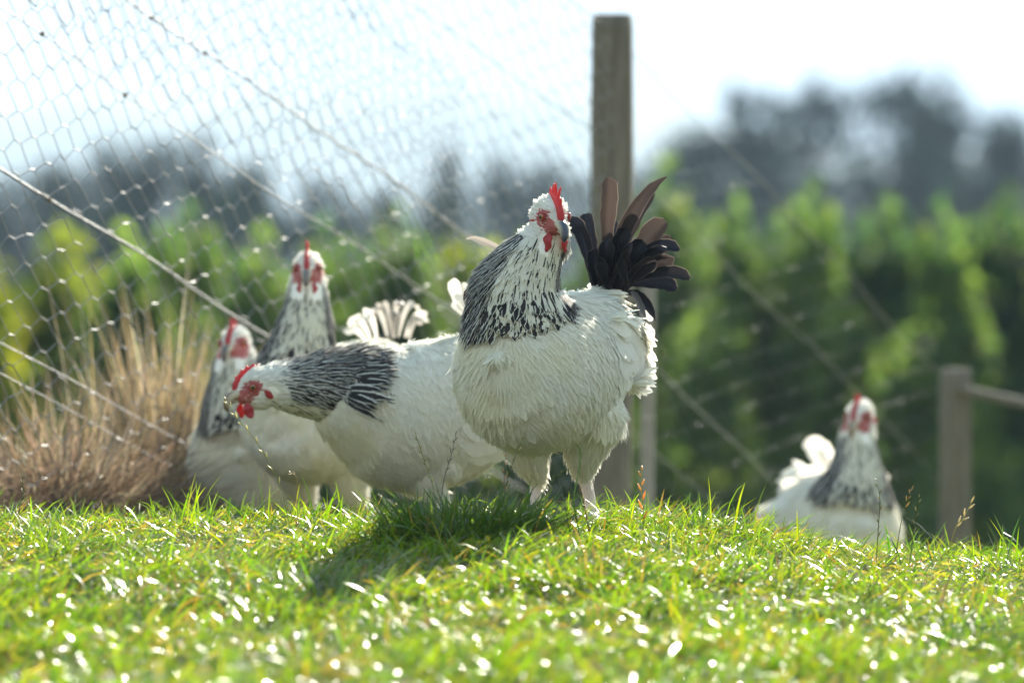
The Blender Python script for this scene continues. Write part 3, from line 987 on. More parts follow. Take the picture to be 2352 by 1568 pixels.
TREES = [  # px, top py, distance, half width in px, kind, label
    (1700, 185, 118, 125, 'pine', 'dark pine forming the left half of the open crowned pair at the right'),
    (1870, 175, 122, 95, 'pine', 'dark pine with gaps in its crown, just left of the bright notch of sky'),
    (1590, 300, 120, 110, 'broad', 'low dark tree at the left foot of the pair of open pines'),
    (1770, 345, 116, 150, 'broad', 'dense dark tree filling in below the open crowned pair of pines'),
    (1950, 365, 120, 110, 'broad', 'dark tree closing the bottom of the bright notch of sky'),
    (2085, 155, 114, 85, 'pine', 'tallest dark pine, just right of the bright notch of sky'),
    (2210, 185, 118, 120, 'broad', 'broad dark tree, second from the notch of sky towards the right edge'),
    (2340, 245, 116, 120, 'broad', 'dark tree cut by the right edge of the picture'),
    (2110, 330, 112, 130, 'broad', 'dark bushy tree in front of the tallest pine'),
    (2280, 380, 110, 160, 'broad', 'low dark bushy tree in front of the broad ones at the right edge'),
    (2480, 220, 118, 130, 'pine', 'dark pine beyond the right edge of the picture'),
    (1490, 345, 130, 110, 'broad', 'dark tree on the skyline immediately right of the tall post'),
    (1620, 430, 112, 150, 'broad', 'dull dark tree above the black tail of the standing hen, to its right'),
    (1045, 330, 130, 55, 'broad', 'rounded dark tree on the skyline left of the tall post'),
    (1150, 362, 135, 80, 'broad', 'small dark tree on the skyline midway between the round tree and the tall post'),
    (1275, 358, 135, 90, 'broad', 'dark tree touching the left side of the tall post'),
    (970, 440, 100, 90, 'broad', 'blue dark tree behind the netting right of the upright hen\'s head'),
    (850, 420, 100, 90, 'broad', 'dark tree seen through the netting above the pecking hen\'s back'),
    (720, 395, 100, 100, 'pine', 'dark pine seen through the netting above the upright hen\'s head'),
    (600, 360, 104, 100, 'broad', 'dark tree behind the netting left of the upright hen\'s head'),
    (470, 290, 104, 75, 'pine', 'dark tree with the highest top at the left, behind the fence wires'),
    (370, 310, 106, 95, 'broad', 'dark tree behind the netting just left of the highest left top'),
    (220, 335, 108, 120, 'broad', 'dark tree behind the netting, third from the left edge'),
    (70, 360, 110, 130, 'broad', 'dark tree behind the netting, second from the left edge'),
    (-80, 365, 112, 130, 'broad', 'dark tree at the left edge of the picture'),
    (-240, 350, 110, 130, 'pine', 'dark pine beyond the left edge of the picture'),
    (540, 450, 90, 140, 'broad', 'low dark tree behind the netting between the dry tussock and the upright hen'),
    (290, 450, 90, 150, 'broad', 'low dark tree behind the netting directly above the dry tussock'),
]
for i, (px, py, d, hw, kd, lb) in enumerate(TREES):
    x = (px - 1176) * K * d; gz_ = float(ground(x, d))
    top = ZC + (784 - py) * K * d
    H = top - gz_ + .2
    plant('pine_tree' if kd == 'pine' else 'tree', TR[kd][i % 2], (x, d, gz_ - .2), hw * K * d / (1.4 if kd == 'pine' else 1.7), H / 9.9, i * 2.1, lb, 'tree', 'dark trees on the slope behind')


# ------------------------------------------------------------------ hens
def feathers(root, dr, nrm, L, W, curl, lift, fc, pointed, cup=.18, rows=5):
    """vectorised feather cards. root, dr (unit, along the surface), nrm (n,3)"""
    n = len(root)
    t = np.linspace(0, 1, rows)
    side = unit(np.cross(nrm, dr))
    ang = lift[:, None] + curl[:, None] * t[None]
    step = (L[:, None] / (rows - 1)) * np.concatenate([np.zeros((n, 1)), np.ones((n, rows - 1))], 1)
    a = np.cumsum(np.cos(ang) * step, 1); b = np.cumsum(np.sin(ang) * step, 1)
    c = root[:, None] + dr[:, None] * a[..., None] + nrm[:, None] * b[..., None]
    rnd = np.interp(t, [0, .25, .55, .8, .93, 1], [.30, .78, 1.0, .92, .66, .22])
    pnt = np.interp(t, [0, .25, .5, .75, 1], [.35, .85, 1.0, .72, .05])
    prof = np.where(pointed[:, None], pnt[None], rnd[None])
    hw = W[:, None] * prof * .5
    cols = []
    for u in (-1.0, 0.0, 1.0):
        cols.append(c + side[:, None] * (hw * u)[..., None] + nrm[:, None] * ((W[:, None] * cup * prof * (1 - abs(u))))[..., None])
    V = np.stack(cols, 2).reshape(-1, 3)
    q = []
    for i in range(rows - 1):
        for k in range(2):
            q.append([3 * i + k, 3 * (i + 1) + k, 3 * (i + 1) + k + 1, 3 * i + k + 1])
    F = (np.array(q)[None] + (np.arange(n) * rows * 3)[:, None, None]).reshape(-1, 4)
    fd = np.zeros((n, rows, 3, 3)); fd[..., 0] = np.array([-1, 0, 1.0])[None, None]; fd[..., 1] = t[None, :, None]
    fd[..., 2] = rng.random(n)[:, None, None]
    fcv = np.repeat(np.concatenate([fc, np.ones((n, 1))], 1), rows * 3, 0)
    return V, F, fd.reshape(-1, 3), fcv


def feather_obj(name, data, mat, parent, nrm=None):
    V, F, fd, fc = data
    o = link(name, np_mesh(name, V, F, {'fd': fd, 'fc': fc}), mat, parent)
    if nrm is not None:      # soft plumage: vanes share the normal of the body they lie on
        k = len(V) // len(nrm)
        o.data.normals_split_custom_set_from_vertices(np.repeat(unit(nrm), k, 0).tolist())
    return o


def big_feathers(specs):
    """specs: list of (root, ctrl, tip, width, side, white, brown, curlup) long tail feathers"""
    Vs, Fs, Ds, Cs, o = [], [], [], [], 0
    for (r0, c0, t0, wd, sd, white, brown, pt) in specs:
        t = np.linspace(0, 1, 13)[:, None]
        C = (1 - t) ** 2 * r0 + 2 * t * (1 - t) * c0 + t ** 2 * t0
        hk = .45 * math.sin(wd * 4000 + t0[0] * 300 + t0[2] * 500)
        ln = np.linalg.norm(t0 - r0)
        C = C + np.array([hk * .14, .06 * hk, -.03 + .05 * hk]) * ln * np.clip((t - .62) / .38, 0, 1) ** 2
        C = C + np.array([0, 1.0, .4]) * ln * .04 * np.sin(t * 7 + hk * 3)
        T = unit(np.gradient(C, axis=0)); S = unit(sd + .5 * hk * t * np.array([0, 1.0, 0]) - (T * sd).sum(1, keepdims=True) * T); Nn = np.cross(S, T)
        tt = t[:, 0]
        prof = np.interp(tt, [0, .2, .6, .85, .95, 1], [.25, .55, .92, 1, .8, .3]) if not pt else np.interp(tt, [0, .2, .55, .8, 1], [.4, .8, 1, .7, .08])
        us = np.linspace(-1, 1, 7)
        rag = 1 + .07 * np.sin(np.arange(13) * 2.7 + wd * 900) + .04 * np.sin(np.arange(13) * 5.1 + wd * 400)
        V = C[:, None] + S[:, None] * (us[None] * (prof * rag)[:, None] * wd * .5)[..., None] - Nn[:, None] * ((np.abs(us)[None] ** 1.5) * wd * .16 * prof[:, None])[..., None] * 2.3
        i = np.arange(12)[:, None] * 7; j = np.arange(6)[None]
        F = np.stack([i + j, i + j + 1, i + 7 + j + 1, i + 7 + j], -1).reshape(-1, 4)
        Vs.append(V.reshape(-1, 3)); Fs.append(F + o); o += 91
        d = np.zeros((13, 7, 3)); d[..., 0] = us[None]; d[..., 1] = t; d[..., 2] = random.random()
        Ds.append(d.reshape(-1, 3)); Cs.append(np.tile([white, brown, 0, 1.0], (91, 1)))
    return np.vstack(Vs), np.vstack(Fs), np.vstack(Ds), np.vstack(Cs)


def make_hen(cfg):
    O = np.array(cfg['origin'], float)
    Fv = unit(np.array([*cfg['fwd'], 0.0])); Lv = np.array([-Fv[1], Fv[0], 0.0]); U = np.array([0, 0, 1.0])
    def W3(p): return O + Fv * p[0] + Lv * p[1] + U * p[2]
    S = cfg.get('scale', 1.0)
    body = np.array(cfg['body'], float); neck = np.array(cfg['neck'], float)
    if S != 1.0:
        body = body * S; neck = neck * S
    hc = W3(np.array(cfg['head']) * S)
    hf = unit(np.array(cfg['hdir'], float))
    hl = unit(np.cross(np.array(cfg.get('hup', (0, 0, 1.0)), float), hf)); hu = np.cross(hf, hl)
    def H3(f, l, u): return hc + hf * f * S + hl * l * S + hu * u * S
    root = empty('hen', tuple(O), cfg['label'], 'hen', 'black and white hens on the bank')
    # ---- base body
    chains = []          # (name, centres, radii)
    bc = catmull(body, 8); BC = np.array([W3(p) for p in bc[:, :3]])
    parts = [loft(BC, bc[:, 3], bc[:, 4], Lv, 28)]
    chains.append(('body', BC, (bc[:, 3] + bc[:, 4]) / 2))
    nk = catmull(neck, 8); NC = np.array([W3(p) for p in nk[:, :3]])
    NC = np.vstack([NC, catmull([NC[-1], (NC[-1] + hc) / 2 - hf * .004, hc - hf * .006 * S], 5)[1:]])
    nr = np.concatenate([nk[:, 3], np.linspace(nk[-1, 3], .022 * S, len(NC) - len(nk))])
    lat = np.array([Lv * (1 - f) + hl * f for f in np.linspace(0, 1, len(NC))])
    parts.append(loft(NC, nr, nr, lat, 22))
    chains.append(('neck', NC, nr))
    # head
    parts.append(ellipsoid(H3(-.003, 0, .002), (hf, hl, hu), (.028 * S, .0200 * S, .022 * S)))
    parts.append(ellipsoid(H3(.014, 0, -.004), (hf, hl, hu), (.019 * S, .0145 * S, .0155 * S)))
    parts.append(ellipsoid(H3(-.004, 0, -.012), (hf, hl, hu), (.024 * S, .018 * S, .020 * S)))
    HCh = np.array([H3(f, 0, -.002) for f in np.linspace(-.012, .03, 8)])
    chains.append(('head', HCh, np.full(8, .021 * S)))
    # thighs, shanks and toes
    for sgn, leg in zip((-1, 1), cfg['legs']):
        hip = W3(np.array(leg['hip']) * S); hock = W3(np.array(leg['hock']) * S); ft = W3(np.array([*leg['foot'], .012]))
        ft[2] = float(ground(ft[0], ft[1])) + .014
        C = catmull([hip, hip * .5 + hock * .5 + Fv * .008, hock], 8)
        rr = np.interp(np.linspace(0, 1, len(C)), [0, .45, .8, 1], [.046, .031, .018, .011]) * S
        parts.append(loft(C, rr, rr, Lv, 18)); chains.append(('thigh', C, rr))
        C2 = catmull([hock, hock * .5 + ft * .5 - Fv * .003, ft], 6)
        rr = np.interp(np.linspace(0, 1, len(C2)), [0, .15, .8, 1], [.0115, .0090, .0078, .009]) * S
        parts.append(loft(C2, rr, rr, Lv, 12)); chains.append(('shank', C2, rr))
        for a, l in ((0, .058), (38, .048), (-38, .046), (180, .026)):
            dv = Fv * math.cos(R(a)) + Lv * math.sin(R(a))
            tip = ft + dv * l * S; tip[2] = float(ground(tip[0], tip[1])) + .006
            mid = (ft + tip) / 2 + U * .004
            C3 = catmull([ft, mid, tip], 5); rr = np.linspace(.0065, .0035, len(C3)) * S
            parts.append(loft(C3, rr, rr, U, 10)); chains.append(('toe', C3, rr))
    # wings as bulges
    for sg in (-1, 1):
        wv = cfg.get('wing', (-.075, .072, .235))
        c = W3(np.array([wv[0], sg * wv[1], wv[2]]) * S)
        wd = unit(Fv * .95 + U * .12 + Lv * sg * .12)
        parts.append(ellipsoid(c, (wd, Lv, U), (.078 * S, .012 * S, .046 * S)))
    V, F = join(parts)
    me = remesh(V, F, cfg.get('voxel', .0032), 9)
    vv = mverts(me)
    # ---- chain lookup
    CC = np.vstack([c for _, c, _ in chains]); CR = np.concatenate([np.maximum(r, .004) * (1.22 if n == 'neck' else 1) for n, _, r in chains])
    CT = np.vstack([unit(np.gradient(c, axis=0)) for _, c, _ in chains])
    CN = np.concatenate([[n] * len(c) for n, c, _ in chains]); CS = np.concatenate([np.linspace(0, 1, len(c)) for _, c, _ in chains])

    NLOW = cfg.get('nlow', .17)

    def lookup(p):
        out = np.empty(len(p), int)
        for i in range(0, len(p), 4000):
            d = np.linalg.norm(p[i:i + 4000, None] - CC[None], axis=2) / CR[None]
            o_ = d.argmin(1)
            low = (CN[o_] == 'neck') & (CS[o_] < NLOW)
            if low.any():
                d2 = d[low]; d2[:, CN == 'neck'] = 1e9
                o_[low] = d2.argmin(1)
            out[i:i + 4000] = o_
        return out
    li = lookup(vv)
    def headco(p):
        r = (p - hc) / S
        return r @ hf, r @ hl, r @ hu
    skin = np.tile([0.88, 0.86, 0.80, 1.0], (len(vv), 1))
    isleg = np.isin(CN[li], ['shank', 'toe'])
    skin[isleg] = (0.72, 0.62, 0.58, 1)
    f, l, u = headco(vv)
    def redmask(f, l, u):
        e1 = np.sqrt(((f - .009) / .0145) ** 2 + ((u - .002) / .0120) ** 2)
        e2 = np.sqrt(((f - .020) / .013) ** 2 + ((u + .006) / .0120) ** 2)
        wob = .12 * np.sin(f * 900 + u * 700) + .08 * np.sin(u * 1500)
        m = ((e1 + wob < 1) | (e2 + wob < 1)) & (np.abs(l) < .03) & (f > -.01)
        return m & (np.sqrt(f * f + u * u + l * l) < .045)
    rm = redmask(f, l, u)
    skin[rm] = (0.40, 0.085, 0.085, 1)
    at = me.attributes.new('skin', 'FLOAT_COLOR', 'POINT'); at.data.foreach_set('color', skin.astype(np.float32).ravel())
    link('body', me, M_SKIN, root)
    # ---- sample the surface for feathers
    me.calc_loop_triangles()
    nt_ = len(me.loop_triangles)
    tri = np.empty(nt_ * 3, dtype=np.int32); me.loop_triangles.foreach_get('vertices', tri); tri = tri.reshape(-1, 3)
    A, B, C = vv[tri[:, 0]], vv[tri[:, 1]], vv[tri[:, 2]]
    cr = np.cross(B - A, C - A); ar = np.linalg.norm(cr, axis=1); fn = cr / np.maximum(ar[:, None], 1e-12)
    vn = np.zeros_like(vv)
    for k in range(3): np.add.at(vn, tri[:, k], cr)
    vn = unit(vn)

    def sample(n, weight=None):
        w_ = ar if weight is None else ar * weight
        idx = rng.choice(nt_, n, p=w_ / w_.sum())
        a = rng.random(n); b = rng.random(n); fl = a + b > 1; a[fl] = 1 - a[fl]; b[fl] = 1 - b[fl]
        p = A[idx] * (1 - a - b)[:, None] + B[idx] * a[:, None] + C[idx] * b[:, None]
        nn = unit(vn[tri[idx, 0]] * (1 - a - b)[:, None] + vn[tri[idx, 1]] * a[:, None] + vn[tri[idx, 2]] * b[:, None])
        return p, nn
    triname = CN[lookup((A + B + C) / 3)]
    dens = cfg.get('dens', 1.0)

    def flow(p, nn, ii, grav, plain=False):
        T = CT[ii].copy()
        g = np.tile(-U, (len(p), 1))
        d = -T + g * grav[:, None]
        nm = CN[ii]
        th = nm == 'thigh'; d[th] = T[th] - Fv * .25
        bd = (nm != 'thigh') if plain else (nm == 'body'); d[bd] = (-Fv * .38 - U * .92)[None] + Lv[None] * (np.clip(((p - O) @ Lv) / (.03 * S), -1, 1) * .5)[bd][:, None]
        d = d + rng.normal(0, .10, d.shape)
        d = d - (d * nn).sum(1, keepdims=True) * nn
        return unit(d)
    # body feathers
    wt = np.isin(triname, ['body', 'thigh']).astype(float)
    n = int(8500 * dens)
    p, nn = sample(n, wt)
    ii = lookup(p); nm = CN[ii]; ss = CS[ii]
    rel = p - O; lf = rel @ Fv / S; ll = rel @ Lv / S; lu = rel @ U / S
    dr = flow(p, nn, ii, np.full(n, .45), True)
    side = np.abs(ll)
    iswing = (nm == 'body') & (side > .062) & (lu > cfg.get('wing', (0, 0, .232))[2] - .067) & (lf < -.012) & (np.abs(nn @ Lv) > .72)
    L = np.where(nm == 'thigh', .018, .023) * S * rng.uniform(.75, 1.3, n); Wd = np.where(nm == 'thigh', .009, .012) * S * rng.uniform(.8, 1.2, n)
    rump = np.clip((-lf - .06) / .08, 0, 1)
    L = L * (1 + .35 * rump); Wd = Wd * (1 + .1 * rump)
    lift = rng.uniform(.004, .028, n) + .10 * rump * rng.random(n) ** 2; curl = rng.uniform(-.10, .0, n)
    fc = np.zeros((n, 3)); fc[:, 0] = -1.0
    cream_bounce = np.clip(.45 + .5 * clump_noise(p[:, 0], p[:, 2], 30, 3) + .2 * (rng.random(n) - .5), 0, 1) * np.clip((nn @ Fv) + .3, 0, 1)  # creamy feather colour plus grass bounce light painted on forward-facing plumage
    fc[:, 1] = cream_bounce * cfg.get('cream_bounce', 1.0)
    # smaller feathers climbing the neck base
    # drop feathers that would leave through the belly bottom hemline
    bi = ~iswing
    cut = bi & ((rump > rng.random(n) * .5) | (rng.random(n) < .05))
    feather_obj('plumage', feathers(p[cut], dr[cut], nn[cut], L[cut], Wd[cut], curl[cut], lift[cut], fc[cut], np.zeros(cut.sum(), bool), cup=.02), M_FEATHER, root, (nn + .05 * rng.normal(0, .4, nn.shape) + .06 * dr)[cut])
    # under-down: fine wisps that catch the light round the edges
    nw = int(30000 * dens)
    p2_, n2_ = sample(nw, wt); i2 = lookup(p2_)
    d2 = flow(p2_, n2_, i2, np.full(nw, .5), True); d2 = unit(d2 + rng.normal(0, .14, d2.shape)); cr_ = np.clip(.45 + .5 * clump_noise(p2_[:, 0], p2_[:, 2], 30, 3), 0, 1) * np.clip((n2_ @ Fv) + .3, 0, 1)  # wisps carry the same cream with painted bounce
    base = p2_ + n2_ * .001 * S
    fcw = np.zeros((nw, 3)); fcw[:, 0] = -1; fcw[:, 1] = cr_
    feather_obj('down', feathers(base, d2, n2_, rng.uniform(.010, .022, nw) * S, rng.uniform(.0010, .0028, nw) * S, rng.uniform(-.10, .0, nw), rng.uniform(.004, .035, nw) + .25 * (rng.random(nw) > .97), fcw, np.ones(nw, bool), rows=4, cup=.05), M_FEATHER, root, n2_ + .10 * rng.normal(0, .5, n2_.shape) + .05 * d2)
    # wings: rows of broader overlapping feathers
    for sg in (-1, 1):
        c = iswing & (np.sign(ll) == sg)
        k = c.sum()
        if k:
            bk = unit(dr[c] * .5 - Fv * .9 - U * .12); bk = unit(bk - (bk * nn[c]).sum(1, keepdims=True) * nn[c])
            rear = np.clip((.06 - lf[c]) / .15, 0, 1)
            LL = (.026 + .020 * rear) * S * rng.uniform(.85, 1.15, k)
            feather_obj('wing', feathers(p[c] + nn[c] * .003, bk, nn[c], LL, (.017 + .005 * rear) * S, np.full(k, -.12), rng.uniform(.01, .04, k), fc[c], np.zeros(k, bool), cup=.04), M_FEATHER, root, nn[c] + .10 * bk + .05 * rng.normal(0, .5, (k, 3)))
    # neck hackle
    wt = (triname == 'neck').astype(float)
    n = int(3800 * dens)
    p, nn = sample(n, wt); ii = lookup(p); ss = CS[ii]
    f, l, u = headco(p)
    ok = ~redmask(f, l, u) & ~((((f + .0125) / .0115) ** 2 + ((u + .0105) / .0125) ** 2 < 1) & (np.abs(l) > .008)) & (np.sqrt(f * f + u * u + l * l) > .026) & (np.sqrt((f - .0245) ** 2 + (np.abs(l) - .0125) ** 2 + (u + .0265) ** 2) > .0125); p, nn, ii, ss = p[ok], nn[ok], ii[ok], ss[ok]; n = len(p)
    down = np.clip(1 - ss, 0, 1)                     # 1 at the neck base, 0 at the head
    rad = p - CC[ii]; rad = rad - (rad * CT[ii]).sum(1, keepdims=True) * CT[ii]
    front = np.clip(unit(rad) @ unit(np.array(cfg['frontvec'], float)), -1, 1)
    dr = flow(p, nn, ii, np.full(n, cfg.get('hgrav', .55)))
    fr = np.clip((front - .45) / .35, 0, 1)
    if cfg.get('drape', True):
        wv_ = np.clip((.42 - ss) / .28, 0, 1)[:, None] * .85
        ru_ = unit(rad)
        dr = unit(dr * (1 - wv_) + unit(-U + .42 * ru_ + rng.normal(0, .07, (n, 3))) * wv_)
        n2 = unit(nn * (1 - wv_) + ru_ * wv_); nn = unit(n2 - (n2 * dr).sum(1, keepdims=True) * dr)
        p = p + ru_ * .004 * wv_
    L = (.014 + .044 * np.clip(down * 1.3, 0, 1)) * (1 - .48 * np.clip((.45 - ss) / .3, 0, 1) * (1 if cfg.get('drape', True) else .2)) * (1 - .4 * fr) * S * rng.uniform(.8, 1.2, n)
    Wd = (.0045 + .0060 * down) * (1 - .15 * fr) * S * rng.uniform(.8, 1.2, n)
    dk = np.clip((down - .05) / .26, 0, 1)
    streak = dk * (.35 + .42 * np.clip(down * 1.3, 0, 1)) + .06 * (rng.random(n) - .5)
    spots = np.where(rng.random(n) < cfg.get('spots', .42), rng.uniform(.1, .6, n), -.3) * np.clip(dk * 1.5, 0, 1) - (dk < .1)
    st = np.where(fr > .5, spots, streak); st[dk <= 0.02] = -1; st = np.where((fr <= .5) & (dk > .02), st + .12, st)
    td = (ss < .33) & (rng.random(n) < .20); st = np.where(td, .78, st); Wd = np.where(td, Wd * 1.35, Wd); L = np.where(td, L * 1.25, L)
    fc = np.zeros((n, 3)); fc[:, 0] = st * cfg.get('dark', 1.0); fc[:, 1] = .3 * rng.random(n) + .35 * fr; fc[:, 2] = rng.random(n) * .6
    lift = rng.uniform(.04, .14, n) + .05 * down; curl = rng.uniform(-.12, .1, n)
    feather_obj('hackle', feathers(p, dr, nn, L, Wd, curl, lift, fc, fr < .8, cup=.12, rows=6), M_FEATHER, root)
    # crown and cheek feathers
    wt = (triname == 'head').astype(float) + .6 * ((triname == 'neck') & (np.linalg.norm((A - hc), axis=1) < .045 * S))
    n = int(1900 * dens)
    p, nn = sample(n, wt); ii = lookup(p); f, l, u = headco(p)
    lobe = (((f + .0095) / .0085) ** 2 + ((u + .0125) / .0115) ** 2 < 1)
    eyec = ((f - .009) ** 2 + (u - .0035) ** 2) < .0068 ** 2
    bare = (redmask(f, l, u) & (rng.random(n) < .93)) | lobe | eyec
    ok = (~bare) & (f < .027) & (np.sqrt((f - .0245) ** 2 + (np.abs(l) - .0125) ** 2 + (u + .0265) ** 2) > .0125) & ~((np.abs(l) < .004) & (u > .008) & (f > .002))
    p, nn = p[ok], nn[ok]; n = len(p); f, l, u = f[ok], l[ok], u[ok]
    dr = np.tile(-hf - hu * .35, (n, 1)) + rng.normal(0, .15, (n, 3)); dr = unit(dr - (dr * nn).sum(1, keepdims=True) * nn)
    L = np.where(redmask(f, l, u), .004, .0105) * S * rng.uniform(.7, 1.2, n) * np.clip(1.1 - f * 18, .5, 1.3)
    fc = np.zeros((n, 3)); fc[:, 0] = -1; fc[:, 1] = rng.random(n) * .2
    feather_obj('head_feathers', feathers(p, dr, nn, L, L * .34, rng.uniform(-.4, .1, n), rng.uniform(.08, .42, n), fc, np.ones(n, bool), rows=4), M_FEATHER, root)
    # ---- comb
    cp = []
    CB = catmull([H3(.030, 0, .004), H3(.024, 0, .014), H3(.010, 0, .0235), H3(-.006, 0, .026), H3(-.016, 0, .024)], 6)
    rr = np.interp(np.linspace(0, 1, len(CB)), [0, .2, .6, 1], [.0042, .0048, .0042, .002]) * S * min(1, .45 + .6 * cfg.get('comb', 1.0))
    cp.append(loft(CB, rr, rr * 1.35, hl, 12))
    ch = cfg.get('comb', 1.0)
    for f0, u0, hgt, tf, tl in ((.025, .013, .008, .35, .0004), (.018, .019, .014, .20, -.0010), (.009, .023, .021, .02, .0014), (.001, .025, .021, -.10, -.0022), (-.007, .0255, .015, -.30, .0008), (-.013, .024, .009, -.6, 0)):
        b0 = H3(f0, 0, u0 - .003); tp = H3(f0 + tf * hgt, tl * .8 + cfg.get('comb_tilt', 0) * hgt, u0 + hgt * ch)
        C_ = catmull([b0, (b0 + tp) / 2 - hl * tl * .3, tp], 5)
        cp.append(loft(C_, np.linspace(.0034, .0011, len(C_)) * S, np.linspace(.0046, .0013, len(C_)) * S, hl, 10))
    V, F = join(cp)
    link('comb', remesh(V, F, .0009 * max(1, cfg.get('voxel', .0032) / .0032), 3, 'comb'), M_COMB, root)
    # ---- wattles and ear lobes
    ws = cfg.get('wattle', 1.0)
    for sg in (-1, 1):
        c = H3(.0245, sg * .0125, -.0195 - .007 * ws)
        out_ = unit(hl * sg * .92 + hf * .35)
        V, F = ellipsoid(c, (hu + hl * sg * -.12, unit(hf - hl * sg * .3), out_), (.0125 * S * ws, .0088 * S * ws, .0032 * S), 20)
        dd = V - c; V = V + out_[None] * (.0012 * np.sin(dd @ hu * 500))[:, None] + hu * (np.minimum(0, dd @ hu) * .1)[:, None]
        link('wattle', np_mesh('wattle', V, F), M_COMB, root)
        c = H3(-.0095, sg * .0222, -.0125)
        V, F = ellipsoid(c, (unit(hu + hf * .2), hf, hl * sg), (.0095 * S, .0066 * S, .0030 * S), 16)
        link('earlobe', np_mesh('earlobe', V, F), M_COMB, root)
        # eye
        ec = H3(.0090, sg * .0172, .0035); ed = unit(hl * sg * .93 + hf * .36)
        a1 = unit(np.cross(ed, hu)); a2 = np.cross(ed, a1)
        V, F = ellipsoid(ec, (ed, a1, a2), (.0054 * S, .0054 * S, .0054 * S), 24)
        ca = np.clip(unit(V - ec) @ ed, -1, 1); an = np.arccos(ca)
        vc = np.tile([.55, .20, .04, 1.0], (len(V), 1)); vc[an < .60] = (.004, .004, .004, 1); vc[an > .82] = (.12, .03, .02, 1)
        ob = link('eye', np_mesh('eye', V, F, {'vc': vc}), M_EYE, root)
        # eyelid ring
        aa = np.linspace(0, 2 * math.pi, 25)[:-1]
        ring = ec[None] + ed[None] * .0022 * S + (a1[None] * np.cos(aa)[:, None] + a2[None] * np.sin(aa)[:, None] * .85) * .0055 * S
        ring = np.vstack([ring, ring[:1]])
        V, F = loft(ring, .0012 * S, .0012 * S, ed, 8, cap=False)
        link('eyelid', np_mesh('eyelid', V, F), M_COMB, root)
    # ---- beak
    C_ = catmull([H3(.022, 0, -.001), H3(.033, 0, .001), H3(.042, 0, -.002), H3(.048, 0, -.0095), H3(.049, 0, -.0165)], 6)
    tt = np.linspace(0, 1, len(C_))
    up = loft(C_, np.interp(tt, [0, .5, .8, 1], [.0088, .0070, .0048, .0010]) * S, np.interp(tt, [0, .5, .8, 1], [.0074, .0062, .0042, .0010]) * S, hl, 16)
    C2 = catmull([H3(.020, 0, -.009), H3(.030, 0, -.0085), H3(.0385, 0, -.0088)], 6)
    tt = np.linspace(0, 1, len(C2))
    lo = loft(C2, np.interp(tt, [0, 1], [.0068, .0018]) * S, np.interp(tt, [0, 1], [.0035, .0012]) * S, hl, 14)
    V, F = join([up, lo])
    f, l, u = headco(V)
    dk = np.clip((f - .029) / .008, 0, 1) * np.clip(1 - (np.abs(l) - .0035) / .004, 0, 1); dk[len(up[0]):] *= .3
    dcol = np.array(cfg.get('beakcol', (.045, .055, .085)))
    vc = np.ones((len(V), 4)); vc[:, :3] = np.array([.50, .42, .30])[None] * (1 - dk[:, None]) + dcol[None] * dk[:, None]
    link('beak', np_mesh('beak', V, F, {'vc': vc}), M_BEAK, root)
    # ---- tail
    specs = []
    tl = cfg.get('tail', [])
    extra_cov = []
    for q in range(cfg.get('coverts', 0)):
        rx = 1368 + 75 * rng.random(); a_ = rng.uniform(-.55, 1.05) * (.35 + .65 * (rx - 1368) / 75)
        l_ = rng.uniform(70, 120)
        extra_cov.append((rx, 668, rx + l_ * .4 * math.sin(a_), 668 - l_ * .6 * math.cos(a_), rx + l_ * math.sin(a_), 668 - l_ * math.cos(a_), rng.uniform(.010, .018), 0, rng.random() ** 3 * .5, rng.uniform(-.04, .03), 0))
    d0 = cfg.get('taild', O[1])
    for (rx, ry, cx, cy, tx, ty, wd, white, brown, dd, pt) in tl + extra_cov:
        r0 = P(rx, ry, d0 + dd * .2); c0 = P(cx, cy, d0 + dd * .6 + .01); t0 = P(tx, ty, d0 + dd)
        sd = unit(np.cross(unit(t0 - r0), np.array([.15 * math.sin(rx + ty), 1.0, .1 * math.cos(tx)])))
        specs.append((r0, c0, t0, wd, sd, white, brown, pt))
    for nm_, (rx, ry, cx, cy, tx, ty, wd, white, brown, dd, pt) in cfg.get('extra', []):
        r0 = P(rx, ry, d0 + dd); c0 = P(cx, cy, d0 + dd); t0 = P(tx, ty, d0 + dd)
        feather_obj(nm_, big_feathers([(r0, c0, t0, wd, unit(np.cross(unit(t0 - r0), np.array([.1, 1.0, .1]))), white, brown, pt)]), M_TAIL, root)
    if specs:
        feather_obj('tail', big_feathers(specs), M_TAIL, root)
    return root


BODY = [(-.150, 0, .288, .030, .026), (-.125, 0, .268, .054, .048), (-.075, 0, .238, .084, .076), (-.015, 0, .212, .097, .098), (.035, 0, .205, .100, .106), (.078, 0, .208, .094, .098), (.104, 0, .213, .075, .079), (.120, 0, .217, .056, .059), (.131, 0, .219, .036, .038), (.137, 0, .220, .010, .010)]
NECKU = [(.045, 0, .238, .074), (.064, -.003, .278, .064), (.072, .000, .318, .052), (.070, .016, .352, .038), (.062, .034, .381, .026)]


def gz(x, y): return float(ground(x, y))


